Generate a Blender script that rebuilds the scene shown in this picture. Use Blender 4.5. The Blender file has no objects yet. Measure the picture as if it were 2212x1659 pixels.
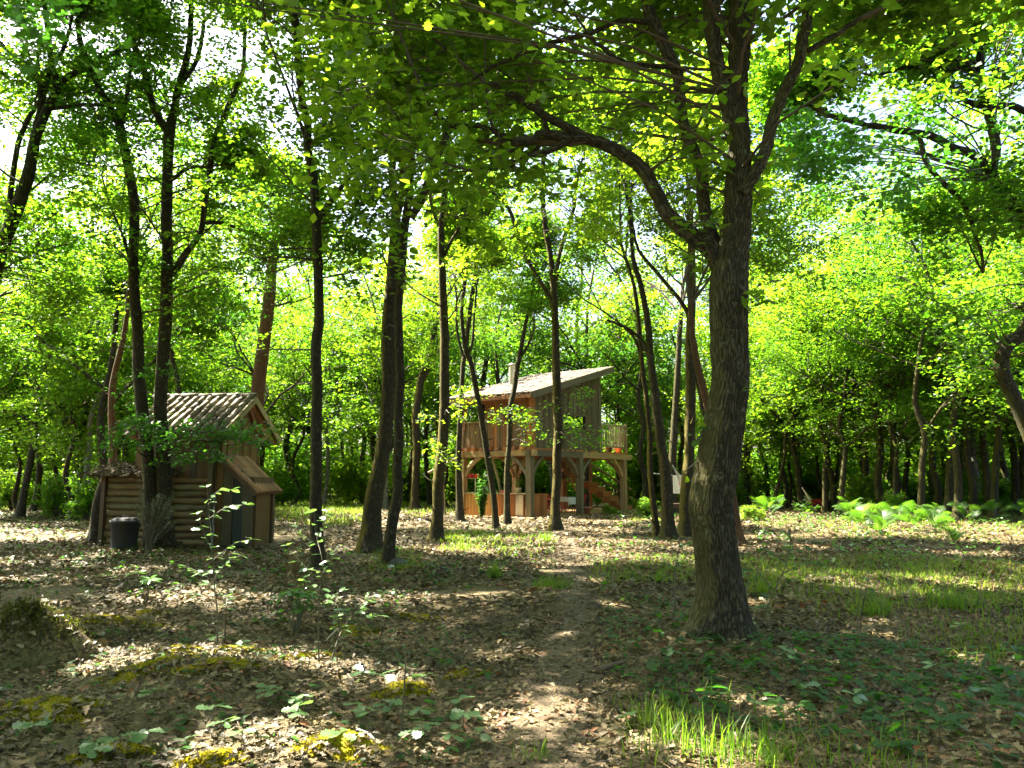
import bpy, math, random
import numpy as np
from mathutils import Vector, Matrix, Euler

sc = bpy.context.scene
COL = sc.collection
rng = np.random.default_rng(11)
R = math.radians

# ------------------------------------------------------------------ camera, sky, sun, exposure
PITCH = R(7.16)
CAMZ = 1.55
cam = bpy.data.cameras.new('camera')
cam.sensor_width = 36.0
cam.lens = 27.0
cam.clip_start = 0.05
cam.clip_end = 2000
camo = bpy.data.objects.new('camera', cam)
camo.location = (0, 0, CAMZ)
camo.rotation_euler = (R(90) + PITCH, 0, 0)
COL.objects.link(camo)
sc.camera = camo

SUN_EL = R(54)
SUN_AZ = Vector((-0.80, 0.50, 0)).normalized()
SUN = Vector((SUN_AZ.x * math.cos(SUN_EL), SUN_AZ.y * math.cos(SUN_EL), math.sin(SUN_EL)))
w = bpy.data.worlds.new('World')
sc.world = w
w.use_nodes = True
wn = w.node_tree
wn.nodes.clear()
wo = wn.nodes.new('ShaderNodeOutputWorld')
wb = wn.nodes.new('ShaderNodeBackground')
sky = wn.nodes.new('ShaderNodeTexSky')
sky.sky_type = 'NISHITA'
sky.sun_disc = False
sky.sun_elevation = SUN_EL
sky.sun_rotation = math.atan2(SUN_AZ.x, SUN_AZ.y)
sky.air_density = 1.0
sky.dust_density = 4.0
sky.ozone_density = 0.5
wb.inputs['Strength'].default_value = 0.06
wn.links.new(sky.outputs[0], wb.inputs[0])
wn.links.new(wb.outputs[0], wo.inputs[0])
sun = bpy.data.lights.new('sun', 'SUN')
sun.energy = 5.0
sun.angle = R(0.5)
sun.color = (1.0, 0.93, 0.78)
suno = bpy.data.objects.new('sun', sun)
suno.rotation_euler = SUN.to_track_quat('Z', 'Y').to_euler()
suno.location = SUN * 60
COL.objects.link(suno)
sc.view_settings.view_transform = 'Standard'
sc.view_settings.look = 'None'
sc.view_settings.exposure = 3.35
sc.view_settings.gamma = 1.0
sc.view_settings.use_curve_mapping = False
sc.cycles.use_denoising = True
sc.cycles.max_bounces = 8
sc.cycles.diffuse_bounces = 5
sc.cycles.glossy_bounces = 2
sc.cycles.transmission_bounces = 4
sc.cycles.sample_clamp_indirect = 6.0
sc.cycles.use_adaptive_sampling = True
sc.cycles.adaptive_threshold = 0.02

# ------------------------------------------------------------------ picture <-> place helpers (display px of a 2212 x 1659 view)
FPX, PCX, PCY = 1659.0, 1106.0, 829.5
CP, SP = math.cos(PITCH), math.sin(PITCH)

def ray(px, py):
    u, v = (px - PCX) / FPX, (PCY - py) / FPX
    return np.array((u, CP - v * SP, SP + v * CP))

def at(px, py, Y):
    d = ray(px, py)
    return np.array((0, 0, CAMZ)) + d * (Y / d[1])

def gnd(px, py):
    d = ray(px, py)
    return np.array((0, 0, CAMZ)) + d * (CAMZ / -d[2])

def proj(P):
    P = np.atleast_2d(P).astype(float)
    x, y, z = P[:, 0], P[:, 1], P[:, 2] - CAMZ
    dep = y * CP + z * SP
    up = -y * SP + z * CP
    dep = np.where(dep < 0.05, 0.05, dep)
    return np.stack((PCX + FPX * x / dep, PCY - FPX * up / dep, dep), 1)

MOUNDS = []   # (x, y, radius, height)
for (px, py, r, hh) in ((45, 1405, 0.85, 0.30), (215, 1375, 0.62, 0.13), (330, 1320, 0.45, 0.12), (420, 1330, 0.4, 0.08),
                        (380, 1460, 0.5, 0.10), (480, 1490, 0.5, 0.09), (660, 1350, 0.6, 0.13), (800, 1330, 0.7, 0.08),
                        (880, 1490, 0.35, 0.06), (740, 1625, 0.4, 0.08), (1560, 1385, 0.9, 0.10), (100, 1540, 0.5, 0.08)):
    g = gnd(px, py)
    MOUNDS.append((g[0], g[1], r, hh * (1 if hh > .25 else .6)))

def h(x, y):
    x = np.asarray(x, float); y = np.asarray(y, float)
    z = 0.030 * np.sin(x * 1.3 + 0.7 * y) + 0.025 * np.sin(y * 1.9 - 0.6 * x + 1.0) + 0.02 * np.sin(x * 2.9 + 1.7) * np.sin(y * 2.3)
    z = z * np.clip(1.3 - np.abs(y - 8) / 25.0, 0.15, 1.0)
    for (mx, my, mr, mh) in MOUNDS:
        z = z + mh * np.exp(-((x - mx) ** 2 + (y - my) ** 2) / (mr * mr * 0.5))
    return z

def hz(x, y):
    return float(h(x, y))

def in_poly(px, py, poly):
    px = np.asarray(px); py = np.asarray(py)
    ins = np.zeros(px.shape, bool)
    n = len(poly)
    for i in range(n):
        x1, y1 = poly[i]; x2, y2 = poly[(i + 1) % n]
        c = ((y1 > py) != (y2 > py)) & (px < (x2 - x1) * (py - y1) / (y2 - y1 + 1e-12) + x1)
        ins ^= c
    return ins

def region(poly, n, r=rng):
    """n ground points spread evenly over the patch of ground outlined in the view"""
    G = np.array([gnd(a, b)[:2] for a, b in poly])
    lo, hi = G.min(0), G.max(0)
    out = np.zeros((0, 2))
    while len(out) < n:
        p = lo + (hi - lo) * r.random((n * 3, 2))
        out = np.concatenate((out, p[in_poly(p[:, 0], p[:, 1], [tuple(g) for g in G])]))
    return out[:n]

# ------------------------------------------------------------------ object helpers
def tag(o, label=None, cat=None, group=None, kind=None):
    if label: o['label'] = label
    if cat: o['category'] = cat
    if group: o['group'] = group
    if kind: o['kind'] = kind
    return o

def thing(name, label, cat, loc=(0, 0, 0), rz=0.0, group=None):
    o = bpy.data.objects.new(name, None)
    o.empty_display_size = 0.2
    COL.objects.link(o)
    o.location = [float(a) for a in loc]
    o.rotation_euler = (0, 0, rz)
    return tag(o, label, cat, group)

def put(name, me, parent=None, loc=(0, 0, 0), rot=(0, 0, 0), scale=(1, 1, 1)):
    o = bpy.data.objects.new(name, me)
    COL.objects.link(o)
    if parent is not None: o.parent = parent
    o.location = [float(a) for a in loc]
    o.rotation_euler = rot
    o.scale = scale if hasattr(scale, '__len__') else (scale,) * 3
    return o

def copy_thing(root, loc, rz=0.0, s=1.0, label=None, group=None):
    def rec(o, parent):
        c = o.copy()
        COL.objects.link(c)
        if parent is not None: c.parent = parent
        for ch in list(o.children): rec(ch, c)
        return c
    r = rec(root, None)
    r.location = [float(a) for a in loc]
    r.rotation_euler = (0, 0, rz)
    r.scale = (s, s, s)
    if label: r['label'] = label
    if group: r['group'] = group
    return r

class Geo:
    """collects vertices and faces, becomes ONE mesh"""
    def __init__(self):
        self.V = []; self.L = []; self.S = []; self.M = []; self.Rn = []; self.B = []; self.n = 0
    def add(self, V, F, mat=0, rnd=None, bk=None):
        V = np.asarray(V, np.float32).reshape(-1, 3)
        F = np.asarray(F, np.int64)
        self.V.append(V); self.L.append((F + self.n).ravel()); self.S.append(np.full(F.shape[0], F.shape[1]))
        self.M.append(np.full(F.shape[0], mat))
        self.Rn.append(np.full(len(V), 0.5, np.float32) if rnd is None else np.asarray(rnd, np.float32))
        self.B.append(V if bk is None else np.asarray(bk, np.float32))
        self.n += len(V)
    def box(self, c, s, mat=0, rot=None):
        c = np.asarray(c, float); s = np.asarray(s, float) / 2
        v = np.array([(x, y, z) for x in (-1, 1) for y in (-1, 1) for z in (-1, 1)]) * s
        if rot is not None: v = v @ np.array(Euler(rot).to_matrix()).T
        self.add(v + c, [(0, 1, 3, 2), (4, 6, 7, 5), (0, 4, 5, 1), (2, 3, 7, 6), (0, 2, 6, 4), (1, 5, 7, 3)], mat)
        return self
    def tube(self, P, r, seg=8, mat=0, lump=0.0, rn=None, ends=True):
        P = np.asarray(P, float); r = np.asarray(r, float)
        n = len(P)
        T = np.gradient(P, axis=0)
        T /= np.linalg.norm(T, axis=1)[:, None] + 1e-9
        ref = np.array((1.0, 0, 0)) if abs(T[0][0]) < 0.8 else np.array((0, 1.0, 0))
        U = np.zeros_like(P); W = np.zeros_like(P)
        u = ref - T[0] * ref.dot(T[0]); u /= np.linalg.norm(u)
        for i in range(n):
            u = u - T[i] * u.dot(T[i]); u /= np.linalg.norm(u) + 1e-9
            U[i] = u; W[i] = np.cross(T[i], u)
        a = np.arange(seg) * 2 * math.pi / seg
        ca, sa = np.cos(a), np.sin(a)
        rr = r[:, None] * np.ones((1, seg))
        ln = np.concatenate(([0], np.cumsum(np.linalg.norm(np.diff(P, axis=0), axis=1))))
        if lump:
            rn = rn or rng
            for k in range(3):
                f = rn.integers(1, 4); q = rn.random(2) * 6.28; lam = rn.uniform(0.25, 1.2) * (1 + 6 * r.mean())
                rr = rr * (1 + lump * np.sin(f * a[None, :] + q[0] + ln[:, None] / lam) * np.sin(ln[:, None] / lam * 1.7 + q[1]))
        V = P[:, None, :] + rr[:, :, None] * (ca[None, :, None] * U[:, None, :] + sa[None, :, None] * W[:, None, :])
        r0 = max(r.max(), 1e-4)
        bk = np.stack((np.broadcast_to(ca * r0, (n, seg)), np.broadcast_to(sa * r0, (n, seg)), np.broadcast_to(ln[:, None], (n, seg))), 2)
        i = np.arange(n - 1)[:, None] * seg; j = np.arange(seg)[None, :]; j2 = (j + 1) % seg
        F = np.stack((i + j, i + j2, i + seg + j2, i + seg + j), 2).reshape(-1, 4)
        self.add(V.reshape(-1, 3), F, mat, bk=bk.reshape(-1, 3))
        if ends:
            base = self.n
            self.add(np.concatenate((V[-1], V[0])), [list(range(seg)), list(range(seg, 2 * seg))[::-1]], mat,
                     bk=np.concatenate((bk[-1], bk[0])))
        return self
    def leaves(self, tm, pos, size, sig=0.7, mat=0, r=None, up=(0, 0, 1), rnd=None, ydir=None):
        """tm: outline of one leaf (k,3), stem at the origin, tip along +y"""
        r = r or rng
        N = len(pos)
        if N == 0: return self
        th = np.abs(r.normal(0, sig, N)); al = r.random(N) * 2 * math.pi
        nrm = np.stack((np.sin(th) * np.cos(al), np.sin(th) * np.sin(al), np.cos(th)), 1)
        if ydir is None:
            b = r.random(N) * 2 * math.pi
            yd = np.stack((np.cos(b), np.sin(b), r.normal(-0.25, 0.3, N)), 1)
        else: yd = ydir
        yd = yd - nrm * (yd * nrm).sum(1)[:, None]
        yd /= np.linalg.norm(yd, axis=1)[:, None] + 1e-9
        xd = np.cross(yd, nrm)
        s = np.broadcast_to(size, (N,)) * r.uniform(0.55, 1.35, N)
        k = len(tm)
        V = pos[:, None, :] + s[:, None, None] * (tm[None, :, 0:1] * xd[:, None, :] + tm[None, :, 1:2] * yd[:, None, :] + tm[None, :, 2:3] * nrm[:, None, :])
        F = np.arange(N * k).reshape(N, k)
        rd = r.random(N) if rnd is None else rnd
        self.add(V.reshape(-1, 3), F, mat, rnd=np.repeat(rd, k))
        return self
    def mesh(self, name, mats, smooth=False):
        me = bpy.data.meshes.new(name)
        V = np.concatenate(self.V); L = np.concatenate(self.L); S = np.concatenate(self.S); M = np.concatenate(self.M)
        me.vertices.add(len(V)); me.vertices.foreach_set('co', V.ravel())
        me.loops.add(len(L)); me.loops.foreach_set('vertex_index', L.astype(np.int32))
        me.polygons.add(len(S))
        st = np.concatenate(([0], np.cumsum(S)[:-1])).astype(np.int32)
        me.polygons.foreach_set('loop_start', st)
        me.polygons.foreach_set('material_index', M.astype(np.int32))
        me.polygons.foreach_set('use_smooth', np.full(len(S), bool(smooth)))
        a = me.attributes.new('rnd', 'FLOAT', 'POINT'); a.data.foreach_set('value', np.concatenate(self.Rn))
        a = me.attributes.new('bk', 'FLOAT_VECTOR', 'POINT'); a.data.foreach_set('vector', np.concatenate(self.B).ravel())
        for m in mats: me.materials.append(m)
        me.update(calc_edges=True)
        return me

# leaf outlines
def outline(side, curl=0.25, droop=0.15):
    pts = [(-wd, t) for t, wd in side] + [(wd, t) for t, wd in side[::-1] if wd > 0.0]
    P = np.array([(x, t, curl * x * x - droop * t * t) for x, t in pts])
    return P
DIAM = np.array([(0, 0, 0), (-0.30, 0.50, 0.06), (0, 1, -0.10), (0.30, 0.5, 0.06)], float)
HEXA = np.array([(0, 0, 0), (-0.25, 0.35, 0.05), (-0.30, 0.70, 0.03), (0, 1, -0.12), (0.30, 0.70, 0.03), (0.25, 0.35, 0.05)], float)
OAK = outline([(0.0, 0.02), (0.2, 0.15), (0.28, 0.08), (0.44, 0.27), (0.53, 0.14), (0.70, 0.36), (0.78, 0.21), (0.92, 0.24), (1.0, 0.0)])
OAKDEAD = outline([(0.0, 0.02), (0.25, 0.16), (0.33, 0.09), (0.52, 0.30), (0.6, 0.15), (0.82, 0.30), (1.0, 0.0)], 1.3, 0.22)
OVAL = outline([(0.0, 0.02), (0.2, 0.18), (0.45, 0.27), (0.7, 0.23), (0.9, 0.1), (1.0, 0.0)], 0.5, 0.2)
LANCE = outline([(0.0, 0.02), (0.25, 0.09), (0.6, 0.15), (0.85, 0.09), (1.0, 0.0)], 0.6, 0.25)

def cr(P, per=6):
    """Catmull-Rom through rows of P (any columns)"""
    P = np.asarray(P, float)
    if len(P) < 3:
        t = np.linspace(0, 1, per + 1)[:, None]
        return P[0] * (1 - t) + P[-1] * t
    Q = np.concatenate((2 * P[:1] - P[1:2], P, 2 * P[-1:] - P[-2:-1]))
    out = []
    for i in range(1, len(Q) - 2):
        a, b, c, d = Q[i - 1], Q[i], Q[i + 1], Q[i + 2]
        for t in np.linspace(0, 1, per, endpoint=False):
            out.append(0.5 * (2 * b + (c - a) * t + (2 * a - 5 * b + 4 * c - d) * t * t + (3 * b - a - 3 * c + d) * t ** 3))
    out.append(P[-1])
    return np.array(out)

# ------------------------------------------------------------------ materials
def new_mat(name):
    m = bpy.data.materials.new(name)
    m.use_nodes = True
    nt = m.node_tree
    nt.nodes.clear()
    out = nt.nodes.new('ShaderNodeOutputMaterial')
    return m, nt, out

def nd(nt, t, **kw):
    n = nt.nodes.new(t)
    for k, v in kw.items():
        if k.startswith('_'): setattr(n, k[1:], v)
        else: n.inputs[k.replace('__', ' ')].default_value = v
    return n

def ramp(nt, fac, stops, interp='LINEAR'):
    r = nt.nodes.new('ShaderNodeValToRGB')
    r.color_ramp.interpolation = interp
    e = r.color_ramp.elements
    while len(e) < len(stops): e.new(0.5)
    for i, (p, c) in enumerate(stops):
        e[i].position = p
        e[i].color = (*c, 1) if len(c) == 3 else c
    nt.links.new(fac, r.inputs[0])
    return r

def mixc(nt, fac, a, b, mode='MIX'):
    m = nt.nodes.new('ShaderNodeMix')
    m.data_type = 'RGBA'
    m.blend_type = mode
    for s, v in ((m.inputs[0], fac), (m.inputs[6], a), (m.inputs[7], b)):
        if hasattr(v, 'links') or isinstance(v, bpy.types.NodeSocket): nt.links.new(v, s)
        elif isinstance(v, (int, float)): s.default_value = v
        else: s.default_value = (*v, 1)
    return m.outputs[2]

def attr(nt, name, out='Fac'):
    a = nt.nodes.new('ShaderNodeAttribute')
    a.attribute_name = name
    return a.outputs[out]

def leaf_mat(name, refl_a, refl_b, tr_a, tr_b, mixf=0.5, rough=0.45, spec=0.5):
    m, nt, out = new_mat(name)
    rn = attr(nt, 'rnd')
    oi = nt.nodes.new('ShaderNodeObjectInfo')
    add = nd(nt, 'ShaderNodeMath', _operation='MULTIPLY_ADD')
    nt.links.new(oi.outputs['Random'], add.inputs[0]); add.inputs[1].default_value = 0.5
    mul = nd(nt, 'ShaderNodeMath', _operation='MULTIPLY'); nt.links.new(rn, mul.inputs[0]); mul.inputs[1].default_value = 0.5
    nt.links.new(mul.outputs[0], add.inputs[2])
    f = add.outputs[0]
    p = nd(nt, 'ShaderNodeBsdfPrincipled', Roughness=rough)
    p.inputs['Specular IOR Level'].default_value = spec
    nt.links.new(mixc(nt, f, refl_a, refl_b), p.inputs['Base Color'])
    t = nt.nodes.new('ShaderNodeBsdfTranslucent')
    nt.links.new(mixc(nt, f, tr_a, tr_b), t.inputs['Color'])
    mx = nt.nodes.new('ShaderNodeMixShader')
    mx.inputs[0].default_value = mixf
    nt.links.new(p.outputs[0], mx.inputs[1]); nt.links.new(t.outputs[0], mx.inputs[2])
    nt.links.new(mx.outputs[0], out.inputs[0])
    return m

def bark_mat(name, col, dark, lichen=0.35, moss=0.5, scale=1.0, lichen_col=(0.22, 0.245, 0.165), bump=0.9, moss_col=(0.11, 0.10, 0.015)):
    m, nt, out = new_mat(name)
    bk = attr(nt, 'bk', 'Vector')
    mp = nd(nt, 'ShaderNodeMapping'); mp.inputs['Scale'].default_value = (scale, scale, 0.22 * scale)
    nt.links.new(bk, mp.inputs[0])
    nz = nd(nt, 'ShaderNodeTexNoise', Scale=9.0, Detail=4.0, Roughness=0.6); nt.links.new(mp.outputs[0], nz.inputs['Vector'])
    wv = mixc(nt, 0.16, mp.outputs[0], nz.outputs['Color'], 'ADD')
    vo = nd(nt, 'ShaderNodeTexVoronoi', Scale=32.0, _feature='DISTANCE_TO_EDGE'); nt.links.new(wv, vo.inputs['Vector'])
    rr = ramp(nt, vo.outputs['Distance'], [(0.0, (0, 0, 0)), (0.22, (1, 1, 1))])
    n2 = nd(nt, 'ShaderNodeTexNoise', Scale=60.0, Detail=5.0); nt.links.new(mp.outputs[0], n2.inputs['Vector'])
    c0 = mixc(nt, rr.outputs[0], dark, col)
    c0 = mixc(nt, 0.55, c0, ramp(nt, n2.outputs['Fac'], [(0.3, (0.45, 0.45, 0.45)), (0.7, (1.3, 1.25, 1.2))]).outputs[0], 'MULTIPLY')
    # lichen blotches
    n3 = nd(nt, 'ShaderNodeTexNoise', Scale=9.0, Detail=8.0, Roughness=0.78); nt.links.new(bk, n3.inputs['Vector'])
    lr = ramp(nt, n3.outputs['Fac'], [(0.56, (0, 0, 0)), (0.63, (1, 1, 1))])
    lm = nd(nt, 'ShaderNodeMath', _operation='MULTIPLY'); nt.links.new(lr.outputs[0], lm.inputs[0]); lm.inputs[1].default_value = lichen
    c1 = mixc(nt, lm.outputs[0], c0, lichen_col)
    # moss on the weather side of the stem
    ge = nt.nodes.new('ShaderNodeNewGeometry')
    dt = nd(nt, 'ShaderNodeVectorMath', _operation='DOT_PRODUCT'); nt.links.new(ge.outputs['Normal'], dt.inputs[0]); dt.inputs[1].default_value = (-0.95, -0.1, 0.25)
    n4 = nd(nt, 'ShaderNodeTexNoise', Scale=3.0, Detail=5.0); nt.links.new(bk, n4.inputs['Vector'])
    ms = nd(nt, 'ShaderNodeMath', _operation='MULTIPLY_ADD'); nt.links.new(n4.outputs['Fac'], ms.inputs[0]); ms.inputs[1].default_value = 1.6
    nt.links.new(dt.outputs['Value'], ms.inputs[2])
    mr2 = nd(nt, 'ShaderNodeMapRange'); nt.links.new(ms.outputs[0], mr2.inputs[0])
    mr2.inputs[1].default_value = 1.15; mr2.inputs[2].default_value = 1.6
    mr2.inputs[3].default_value = 0.0; mr2.inputs[4].default_value = moss
    c2 = mixc(nt, mr2.outputs[0], c1, moss_col)
    p = nd(nt, 'ShaderNodeBsdfPrincipled', Roughness=0.85)
    p.inputs['Specular IOR Level'].default_value = 0.25
    nt.links.new(c2, p.inputs['Base Color'])
    hs = nd(nt, 'ShaderNodeMath', _operation='MULTIPLY_ADD'); nt.links.new(n2.outputs['Fac'], hs.inputs[0]); hs.inputs[1].default_value = 0.5
    nt.links.new(rr.outputs[0], hs.inputs[2])
    bp = nd(nt, 'ShaderNodeBump', Strength=bump, Distance=0.018 / scale); nt.links.new(hs.outputs[0], bp.inputs['Height'])
    nt.links.new(bp.outputs[0], p.inputs['Normal'])
    nt.links.new(p.outputs[0], out.inputs[0])
    return m

def wood_mat(name, a, b, rough=0.75, stretch=(14, 14, 1.2), var=0.35, stain=None):
    m, nt, out = new_mat(name)
    tc = nt.nodes.new('ShaderNodeTexCoord')
    oi = nt.nodes.new('ShaderNodeObjectInfo')
    mp = nd(nt, 'ShaderNodeMapping'); mp.inputs['Scale'].default_value = stretch
    nt.links.new(tc.outputs['Object'], mp.inputs[0])
    of = nd(nt, 'ShaderNodeMath', _operation='MULTIPLY'); nt.links.new(oi.outputs['Random'], of.inputs[0]); of.inputs[1].default_value = 53.0
    nz = nd(nt, 'ShaderNodeTexNoise', Scale=1.0, Detail=6.0, Roughness=0.62, _noise_dimensions='4D')
    nt.links.new(mp.outputs[0], nz.inputs['Vector']); nt.links.new(of.outputs[0], nz.inputs['W'])
    r = ramp(nt, nz.outputs['Fac'], [(0.32, a), (0.68, b)])
    v = nd(nt, 'ShaderNodeMapRange'); nt.links.new(oi.outputs['Random'], v.inputs[0])
    v.inputs[3].default_value = 1 - var; v.inputs[4].default_value = 1 + var
    c = mixc(nt, 1.0, r.outputs[0], v.outputs[0], 'MULTIPLY')
    if stain:
        n2 = nd(nt, 'ShaderNodeTexNoise', Scale=2.3, Detail=5.0, _noise_dimensions='4D')
        nt.links.new(tc.outputs['Object'], n2.inputs['Vector']); nt.links.new(of.outputs[0], n2.inputs['W'])
        c = mixc(nt, ramp(nt, n2.outputs['Fac'], [(0.48, (0, 0, 0)), (0.66, (0.8, 0.8, 0.8))]).outputs[0], c, stain)
    p = nd(nt, 'ShaderNodeBsdfPrincipled', Roughness=rough)
    p.inputs['Specular IOR Level'].default_value = 0.3
    nt.links.new(c, p.inputs['Base Color'])
    bp = nd(nt, 'ShaderNodeBump', Strength=0.4, Distance=0.01); nt.links.new(nz.outputs['Fac'], bp.inputs['Height'])
    nt.links.new(bp.outputs[0], p.inputs['Normal'])
    nt.links.new(p.outputs[0], out.inputs[0])
    return m

def plain_mat(name, col, rough=0.6, var=0.15, scale=8.0, metallic=0.0, col2=None, bump=0.1, rndvar=False):
    m, nt, out = new_mat(name)
    tc = nt.nodes.new('ShaderNodeTexCoord')
    nz = nd(nt, 'ShaderNodeTexNoise', Scale=scale, Detail=6.0, Roughness=0.65); nt.links.new(tc.outputs['Object'], nz.inputs['Vector'])
    c2 = col2 or tuple(x * (1 - var * 2) for x in col)
    r = ramp(nt, nz.outputs['Fac'], [(0.35, c2), (0.65, col)])
    c = r.outputs[0]
    if rndvar:
        oi = nt.nodes.new('ShaderNodeObjectInfo')
        v = nd(nt, 'ShaderNodeMapRange'); nt.links.new(oi.outputs['Random'], v.inputs[0])
        v.inputs[3].default_value = 0.6; v.inputs[4].default_value = 1.35
        c = mixc(nt, 1.0, c, v.outputs[0], 'MULTIPLY')
    p = nd(nt, 'ShaderNodeBsdfPrincipled', Roughness=rough, Metallic=metallic)
    nt.links.new(c, p.inputs['Base Color'])
    bp = nd(nt, 'ShaderNodeBump', Strength=bump, Distance=0.02); nt.links.new(nz.outputs['Fac'], bp.inputs['Height'])
    nt.links.new(bp.outputs[0], p.inputs['Normal'])
    nt.links.new(p.outputs[0], out.inputs[0])
    return m

def ground_mat(name, stops, s1=2.2, s2=45.0, bump=0.7, green=None, dist=0.03):
    m, nt, out = new_mat(name)
    tc = nt.nodes.new('ShaderNodeTexCoord')
    n1 = nd(nt, 'ShaderNodeTexNoise', Scale=s1, Detail=8.0, Roughness=0.7); nt.links.new(tc.outputs['Object'], n1.inputs['Vector'])
    vo = nd(nt, 'ShaderNodeTexVoronoi', Scale=s2); nt.links.new(tc.outputs['Object'], vo.inputs['Vector'])
    sp = nt.nodes.new('ShaderNodeSeparateColor'); nt.links.new(vo.outputs['Color'], sp.inputs[0])
    mx = nd(nt, 'ShaderNodeMath', _operation='MULTIPLY_ADD'); nt.links.new(sp.outputs[0], mx.inputs[0]); mx.inputs[1].default_value = 0.55
    hl = nd(nt, 'ShaderNodeMath', _operation='MULTIPLY'); nt.links.new(n1.outputs['Fac'], hl.inputs[0]); hl.inputs[1].default_value = 0.5
    nt.links.new(hl.outputs[0], mx.inputs[2])
    c = ramp(nt, mx.outputs[0], stops).outputs[0]
    if green:
        n2 = nd(nt, 'ShaderNodeTexNoise', Scale=0.55, Detail=7.0, Roughness=0.7); nt.links.new(tc.outputs['Object'], n2.inputs['Vector'])
        c = mixc(nt, ramp(nt, n2.outputs['Fac'], [(0.52, (0, 0, 0)), (0.66, (0.75, 0.75, 0.75))]).outputs[0], c, green)
    p = nd(nt, 'ShaderNodeBsdfPrincipled', Roughness=0.85)
    p.inputs['Specular IOR Level'].default_value = 0.25
    nt.links.new(c, p.inputs['Base Color'])
    bp = nd(nt, 'ShaderNodeBump', Strength=bump, Distance=dist); nt.links.new(mx.outputs[0], bp.inputs['Height'])
    nt.links.new(bp.outputs[0], p.inputs['Normal'])
    nt.links.new(p.outputs[0], out.inputs[0])
    return m

def litter_mat(name, stops, rough=0.6):
    m, nt, out = new_mat(name)
    rn = attr(nt, 'rnd')
    c = ramp(nt, rn, stops).outputs[0]
    p = nd(nt, 'ShaderNodeBsdfPrincipled', Roughness=rough)
    p.inputs['Specular IOR Level'].default_value = 0.4
    nt.links.new(c, p.inputs['Base Color'])
    t = nt.nodes.new('ShaderNodeBsdfTranslucent'); nt.links.new(c, t.inputs['Color'])
    mx = nt.nodes.new('ShaderNodeMixShader'); mx.inputs[0].default_value = 0.15
    nt.links.new(p.outputs[0], mx.inputs[1]); nt.links.new(t.outputs[0], mx.inputs[2])
    nt.links.new(mx.outputs[0], out.inputs[0])
    return m

M = {}
M['leaf'] = leaf_mat('oak_leaf', (0.022, 0.065, 0.008), (0.040, 0.090, 0.012), (0.09, 0.31, 0.008), (0.38, 0.54, 0.018), 0.55, spec=.35)
M['leaf_far'] = leaf_mat('woodland_leaf', (0.028, 0.075, 0.010), (0.050, 0.10, 0.014), (0.09, 0.32, 0.010), (0.36, 0.54, 0.02), 0.55, spec=.3)
M['leaf_dark'] = leaf_mat('dark_shaded_leaf', (0.016, 0.060, 0.012), (0.030, 0.080, 0.014), (0.07, 0.28, 0.015), (0.14, 0.36, 0.02), 0.45, spec=.4)  # darker leaf green: shade in crown sprays, own tone of dark plants
M['leaf_pale'] = leaf_mat('seedling_leaf', (0.07, 0.14, 0.05), (0.10, 0.17, 0.06), (0.16, 0.34, 0.06), (0.24, 0.42, 0.06), 0.3, 0.30, 0.9)  # pale tint stands in for sun and sky sheen on the leaves
M['leaf_lime'] = leaf_mat('rhododendron_leaf', (0.05, 0.15, 0.02), (0.07, 0.17, 0.03), (0.16, 0.42, 0.03), (0.22, 0.45, 0.04), 0.35, 0.35, 0.6)
M['fern'] = leaf_mat('fern_frond', (0.030, 0.085, 0.012), (0.05, 0.11, 0.014), (0.07, 0.24, 0.010), (0.17, 0.36, 0.014), 0.5, spec=.3)
M['grass'] = leaf_mat('grass_blade', (0.035, 0.085, 0.010), (0.075, 0.12, 0.016), (0.14, 0.36, 0.012), (0.36, 0.48, 0.03), 0.5, spec=.3)
M['drygrass'] = leaf_mat('dry_grass', (0.16, 0.11, 0.05), (0.24, 0.17, 0.08), (0.2, 0.14, 0.06), (0.28, 0.2, 0.09), 0.3, 0.8, 0.2)
M['moss'] = leaf_mat('moss', (0.24, 0.205, 0.010), (0.34, 0.28, 0.016), (0.40, 0.37, 0.01), (0.50, 0.44, 0.015), 0.3, 0.8, 0.2)
M['moss_dark'] = leaf_mat('dark_moss', (0.045, 0.055, 0.008), (0.09, 0.09, 0.012), (0.10, 0.14, 0.01), (0.16, 0.18, 0.015), 0.3, 0.8, 0.2)
M['heather'] = leaf_mat('heather_leaf', (0.14, 0.16, 0.10), (0.20, 0.22, 0.14), (0.20, 0.28, 0.12), (0.25, 0.3, 0.14), 0.2, 0.6, 0.4)
M['bark'] = bark_mat('oak_bark', (0.055, 0.044, 0.028), (0.014, 0.011, 0.007), 0.45, 0.55)
M['bark_big'] = bark_mat('furrowed_oak_bark', (0.066, 0.056, 0.036), (0.014, 0.011, 0.007), 0.42, 0.45, 1.0, bump=1.0)
M['bark_moss'] = bark_mat('mossy_bark', (0.07, 0.055, 0.034), (0.018, 0.013, 0.008), 0.30, 0.95, moss_col=(0.16, 0.13, 0.02))
M['bark_red'] = bark_mat('pine_bark', (0.19, 0.095, 0.05), (0.05, 0.025, 0.015), 0.1, 0.2)
M['bark_birch'] = bark_mat('birch_bark', (0.34, 0.32, 0.28), (0.06, 0.05, 0.04), 0.5, 0.3, 0.5, (0.45, 0.44, 0.38))
M['twig'] = plain_mat('twig_bark', (0.07, 0.052, 0.036), 0.85, 0.2, 12)
M['stem'] = plain_mat('plant_stem', (0.10, 0.085, 0.05), 0.7, 0.2, 12)
M['soil'] = ground_mat('forest_floor', [(0.15, (0.018, 0.012, 0.005)), (0.45, (0.060, 0.042, 0.017)), (0.75, (0.15, 0.11, 0.05))], green=(0.045, 0.06, 0.012))
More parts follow.
